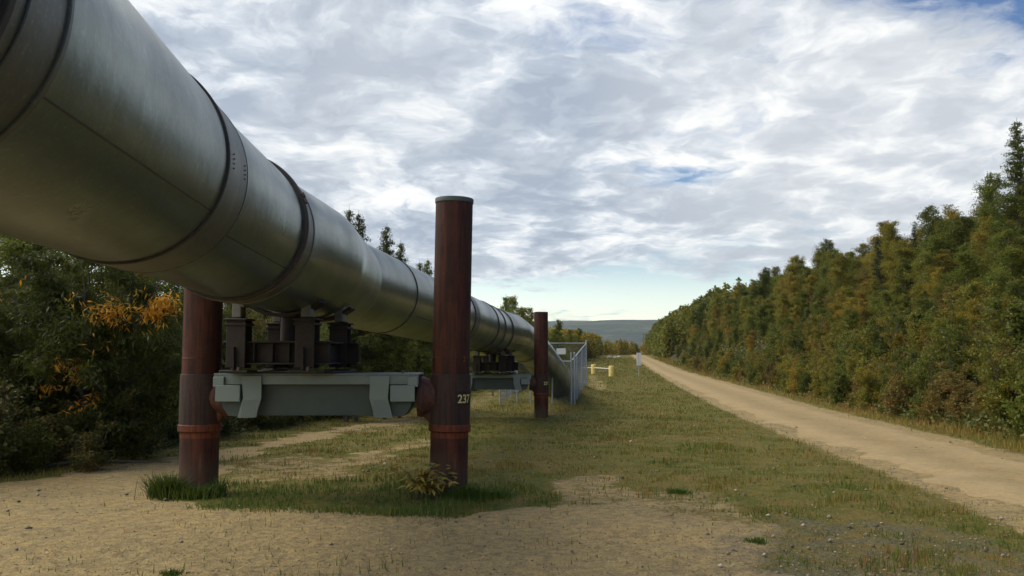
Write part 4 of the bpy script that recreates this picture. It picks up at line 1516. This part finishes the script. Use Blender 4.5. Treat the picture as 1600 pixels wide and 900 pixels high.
def grass():
    rg = np.random.default_rng(9)
    n = 640000
    # depth distribution: denser near the camera
    y = 5.2 + (rg.random(n) ** 2.1) * 190
    x = (rg.random(n) * 1.32 - .66) * y
    keep = (x > wood_l(y) - .8) & (x < road_r(y) + 2.6) & ~((x > road_l(y) + .12) & (x < road_r(y) - .12))
    x, y = x[keep], y[keep]
    s, g, l = masks(x, y)
    t2 = vnoise(x, y, 1.7, 33, 4)
    cl = vnoise(x, y, 4.5, 34, 3)
    p = np.clip(1 - s * 1.25, 0, 1) * np.clip((cl - .30) * 3.2, 0.05, 1) * np.clip((t2 - .28) * 4, .12, 1)
    p = np.where(l > 0, np.maximum(p, np.clip((t2 - .25) * 4.5, .25, .95)), p) * np.where(g > 0, .45, 1)
    # odd sprigs on the bare sand
    p = np.maximum(p, .012 + .15 * (cl > .66) * (t2 > .55))
    verge = np.clip((x - road_r(y)) / 1.2, 0, 1)
    p = np.maximum(p, verge * .8)
    k = rg.random(len(x)) < p
    x, y, l, t2, s, verge = x[k], y[k], l[k], t2[k], s[k], verge[k]
    n = len(x)
    hg = rg.uniform(.012, .035, n) * (1 + .9 * (t2 > .55)) + l * rg.uniform(.0, .04, n) * (t2 > .38) + verge * rg.uniform(0, .28, n) ** 1.3
    wd = .0022 + y * .00042
    hg = (hg + y * .0006) * np.where(vnoise(x, y, .7, 41, 4) > .56, 1.7, 1.0)
    fresh = vnoise(x, y, .8, 35, 4)
    broad = vnoise(x, y, .22, 37, 3)
    tint = np.clip(1.12 - fresh * .75 - broad * .55 + rg.normal(0, .15, n), 0, .95)
    tint = np.where(l > 0, np.clip(tint * .45 - .02 + (rg.random(n) < .12) * .5, 0, 1), tint)
    tint = np.where(verge > .2, np.clip(tint + .25, 0, .9), tint)
    red = (vnoise(x, y, 1.1, 36, 3) > .60) & (rg.random(n) < .35)
    tint = np.where(red & (l == 0), .97, tint)
    print('grass blades', n)
    V_, F_, T_ = blades(x, y, hg, wd, tint, 'grass', rg)
    tag(np_mesh('grass', V_, F_, L_grass, {'tint': T_}), kind='stuff')
    # pebbles and chips
    n = 26000
    y = 5.2 + rg.random(n) ** 1.6 * 24
    x = (rg.random(n) * 1.3 - .65) * y
    s, g, l = masks(x, y)
    keep = (rg.random(n) < np.clip(.14 + g * .3 + .22 * (s < .4), 0, 1)) & (l == 0) & (x > wood_l(y)) & (x < road_r(y))
    x, y = x[keep], y[keep]
    n = len(x)
    r = rg.uniform(.003, .009, n) * (1 + (rg.random(n) < .06) * 1.8) * (1 + y * .03)
    base = np.array([(1, 0, 0), (0, 1, 0), (-1, 0, 0), (0, -1, 0), (0, 0, .7), (0, 0, -.5)], float)
    V_ = base[None] * r[:, None, None] * rg.uniform(.6, 1.35, (n, 6, 1))
    a = rg.random(n) * 6.28
    ca, sa = np.cos(a), np.sin(a)
    V_ = np.stack([V_[..., 0] * ca[:, None] - V_[..., 1] * sa[:, None], V_[..., 0] * sa[:, None] + V_[..., 1] * ca[:, None], V_[..., 2]], -1)
    V_ += np.stack([x, y, height(x, y) + r * .3 + .004], 1)[:, None]
    f = np.array([(0, 1, 4), (1, 2, 4), (2, 3, 4), (3, 0, 4), (1, 0, 5), (2, 1, 5), (3, 2, 5), (0, 3, 5)])
    F_ = (np.arange(n)[:, None, None] * 6 + f[None]).reshape(-1, 3)
    m, nt = new_mat('pebble_stone')
    t = nt.n('ShaderNodeAttribute', {'attribute_name': 'tint'}).outputs['Fac']
    c = nt.ramp(t, [(0, (.09, .078, .055)), (.5, (.21, .175, .12)), (.85, (.36, .30, .21)), (1, (.58, .52, .42))])
    b = nt.n('ShaderNodeBsdfPrincipled', None, Base_Color=c, Roughness=.9)
    finish(nt, b.outputs[0])
    tag(np_mesh('pebbles', V_.reshape(-1, 3), F_, m, {'tint': np.repeat(rg.random(n), 6)}), kind='stuff')


grass()


def litter():
    rg = np.random.default_rng(77)
    n = 15000
    y = 5.2 + rg.random(n) ** 1.6 * 30
    x = (rg.random(n) * 1.3 - .65) * y
    cl = vnoise(x, y, 1.2, 55, 4)
    k = (x > wood_l(y) - .5) & (x < road_r(y) + 1.5) & (rg.random(n) < np.clip((cl - .35) * 3, .08, 1)) & ~((x > road_l(y) + .3) & (x < road_r(y) - .3))
    x, y = x[k], y[k]
    C = np.stack([x, y, height(x, y) + .012], 1)
    V_, F_, T_ = leaf_array(C, .028, .5, rg, tint=rg.random(len(x)))
    V_ = V_.reshape(-1, 4, 3); c0 = V_[:, :1].copy(); dl = V_ - c0; dl[..., 2] *= .25
    V_ = (c0 + dl * (1 + y[:, None, None] * .04)).reshape(-1, 3)
    m, nt = new_mat('dry_leaf_litter')
    t = nt.n('ShaderNodeAttribute', {'attribute_name': 'tint'}).outputs['Fac']
    c = nt.ramp(t, [(0, (.04, .03, .018)), (.45, (.12, .085, .04)), (.75, (.25, .17, .07)), (1, (.50, .42, .26))])
    b = nt.n('ShaderNodeBsdfPrincipled', None, Base_Color=c, Roughness=.9)
    finish(nt, b.outputs[0])
    tag(np_mesh('leaf_litter', V_, F_, m, {'tint': T_}), kind='stuff')


litter()


def tuft(x, y, n, h, rad, tint, name, label, cat, seed, wid=.006, lean=.7, mat=None, group=None):
    rg = np.random.default_rng(seed)
    r = rad * np.abs(rg.normal(0, .55, n)); a = rg.random(n) * 2 * np.pi
    bx_, by_ = r * np.cos(a), r * np.sin(a)
    hh = h * rg.uniform(.45, 1.1, n)
    out = np.stack([np.cos(a), np.sin(a)], 1) * (rg.random(n) ** .8 * lean)[:, None] + rg.normal(0, .15, (n, 2))
    Vs, Fs = [], []
    w_ = wid * rg.uniform(.6, 1.3, n)
    pa = rg.random(n) * 2 * np.pi
    px_, py_ = np.cos(pa) * w_, np.sin(pa) * w_
    P = []
    for t, ww in ((0, 1), (.5, .8), (.8, .5), (1, .05)):
        cx = bx_ + out[:, 0] * hh * t ** 1.7; cy = by_ + out[:, 1] * hh * t ** 1.7; cz = hh * (t - .25 * t ** 2 * np.hypot(out[:, 0], out[:, 1]))
        P += [np.stack([cx - px_ * ww, cy - py_ * ww, cz], 1), np.stack([cx + px_ * ww, cy + py_ * ww, cz], 1)]
    V_ = np.stack(P, 1).reshape(-1, 3)
    q = np.array([(0, 1, 3, 2), (2, 3, 5, 4), (4, 5, 7, 6)])
    F_ = (np.arange(n)[:, None, None] * 8 + q[None]).reshape(-1, 4)
    T_ = np.repeat(np.clip(tint + rg.normal(0, .08, n), 0, 1), 8)
    o = np_mesh(name, V_, F_, mat or L_grass, {'tint': T_})
    o.location = (x, y, float(height(x, y)) - .01)
    return tag(o, label, cat, group)


tuft(-4.04, 10.62, 900, .30, .20, .16, 'grass_tuft', 'tall green grass tuft against the left side of the left post', 'grass tuft', 1)
tuft(-3.68, 10.50, 420, .19, .26, .20, 'grass_tuft', 'lower grass clump in front of the left post', 'grass tuft', 2)
tuft(-3.44, 10.66, 90, .26, .06, .25, 'grass_tuft', 'thin spray of grass at the right side of the left post', 'grass tuft', 3)
tuft(-.50, 10.45, 850, .17, .32, .10, 'grass_clump', 'dense dark green grass clump at the right foot of the near post', 'grass tuft', 4)
tuft(-.15, 10.50, 300, .13, .17, .14, 'grass_clump', 'lower green clump trailing right of the near post', 'grass tuft', 5)
x, y = at(1062, 771)
tuft(x, y, 420, .075, .17, .08, 'grass_tuft', 'bright green tuft alone in the dry grass right of centre', 'grass tuft', 6)
x, y = at(1183, 851)
tuft(x, y, 240, .06, .10, .12, 'grass_tuft', 'small green tuft near the right edge of the bare sand', 'grass tuft', 7)
x, y = at(270, 897)
tuft(x, y, 260, .04, .08, .18, 'grass_tuft', 'dark grass tuft on the sand at the bottom edge of the photo', 'grass tuft', 8)


# yellow-leaved weed in front of the near post
def weed():
    root = thing('yellow_weed', (-1.02, 10.42, float(height(-1.02, 10.42))), 0, 'yellow-leaved weed leaning out in front of the near post', 'plant')
    rr = random.Random(3)
    st = MB()
    C, D, T = [], [], []
    for k in range(19):
        a = rr.uniform(-2.9, .5)
        h = rr.uniform(.22, .42)
        out = rr.uniform(.12, .42)
        pts = [Vector((0, 0, 0))]
        off = Vector((rr.uniform(-.16, .22), rr.uniform(-.08, .06), 0))
        pts = [off + Vector((math.cos(a) * out * t ** 1.5, math.sin(a) * out * .5 * t ** 1.5, h * t)) for t in (0, .35, .7, 1)]
        st.tube(pts, [.006, .005, .004, .002], 5, False)
        for q in range(16):
            t = .35 + .65 * q / 15
            i = min(2, int(t * 3)); p = pts[i].lerp(pts[i + 1], t * 3 - i)
            C.append(p); aa = rr.uniform(0, 6.28)
            D.append(Vector((math.cos(aa), math.sin(aa), rr.uniform(-.5, .5))).normalized()); T.append(rr.random())
    V_, F_, Tn = [], [], []
    for i, (p, d, t) in enumerate(zip(C, D, T)):
        s = d.cross(Vector((rr.gauss(0, .3), rr.gauss(0, .3), 1))).normalized()
        L = rr.uniform(.09, .15)
        V_ += [p, p + d * L * .4 + s * L * .17, p + d * L + Vector((0, 0, -.02)), p + d * L * .4 - s * L * .17]
        F_.append((4 * i, 4 * i + 1, 4 * i + 2, 4 * i + 3)); Tn += [t] * 4
    st.build('stems', M_bark, root)
    np_mesh('leaves', np.array([tuple(v) for v in V_]), np.array(F_), L_weed, {'tint': np.array(Tn)}, root)


L_weed = leaf_mat('yellow_weed_leaves', [(0, (.32, .34, .07)), (.4, (.66, .54, .12)), (.8, (.72, .48, .10)), (1, (.40, .20, .06))], .3, 0)
weed()

# dead branch lying on the left verge
m = MB()
m.tube([(-6.9, 13.4, float(height(-6.9, 13.4)) + .05), (-6.5, 13.7, float(height(-6.5, 13.7)) + .10), (-5.9, 14.1, float(height(-5.9, 14.1)) + .06), (-5.4, 14.3, float(height(-5.4, 14.3)) + .03)], [.03, .025, .018, .008], 7)
tag(m.build('fallen_branch', M_bark, None, 40), 'thin dead branch lying along the foot of the left wood', 'branch')

# ------------------------------------------------------------------ haze
def haze():
    m, nt = new_mat('haze_air')
    v = nt.n('ShaderNodeVolumePrincipled', None, Color=(.80, .95, 1.0), Density=.00007)
    v.inputs['Anisotropy'].default_value = .2
    o_ = nt.n('ShaderNodeOutputMaterial')
    nt.link(v.outputs[0], o_.inputs['Volume'])
    b = MB()
    b.box((0, 3150, 134), (12600, 6500, 396))
    o = b.build('haze', m)
    tag(o, kind='stuff')


if True:
    haze()
bpy.context.view_layer.update()
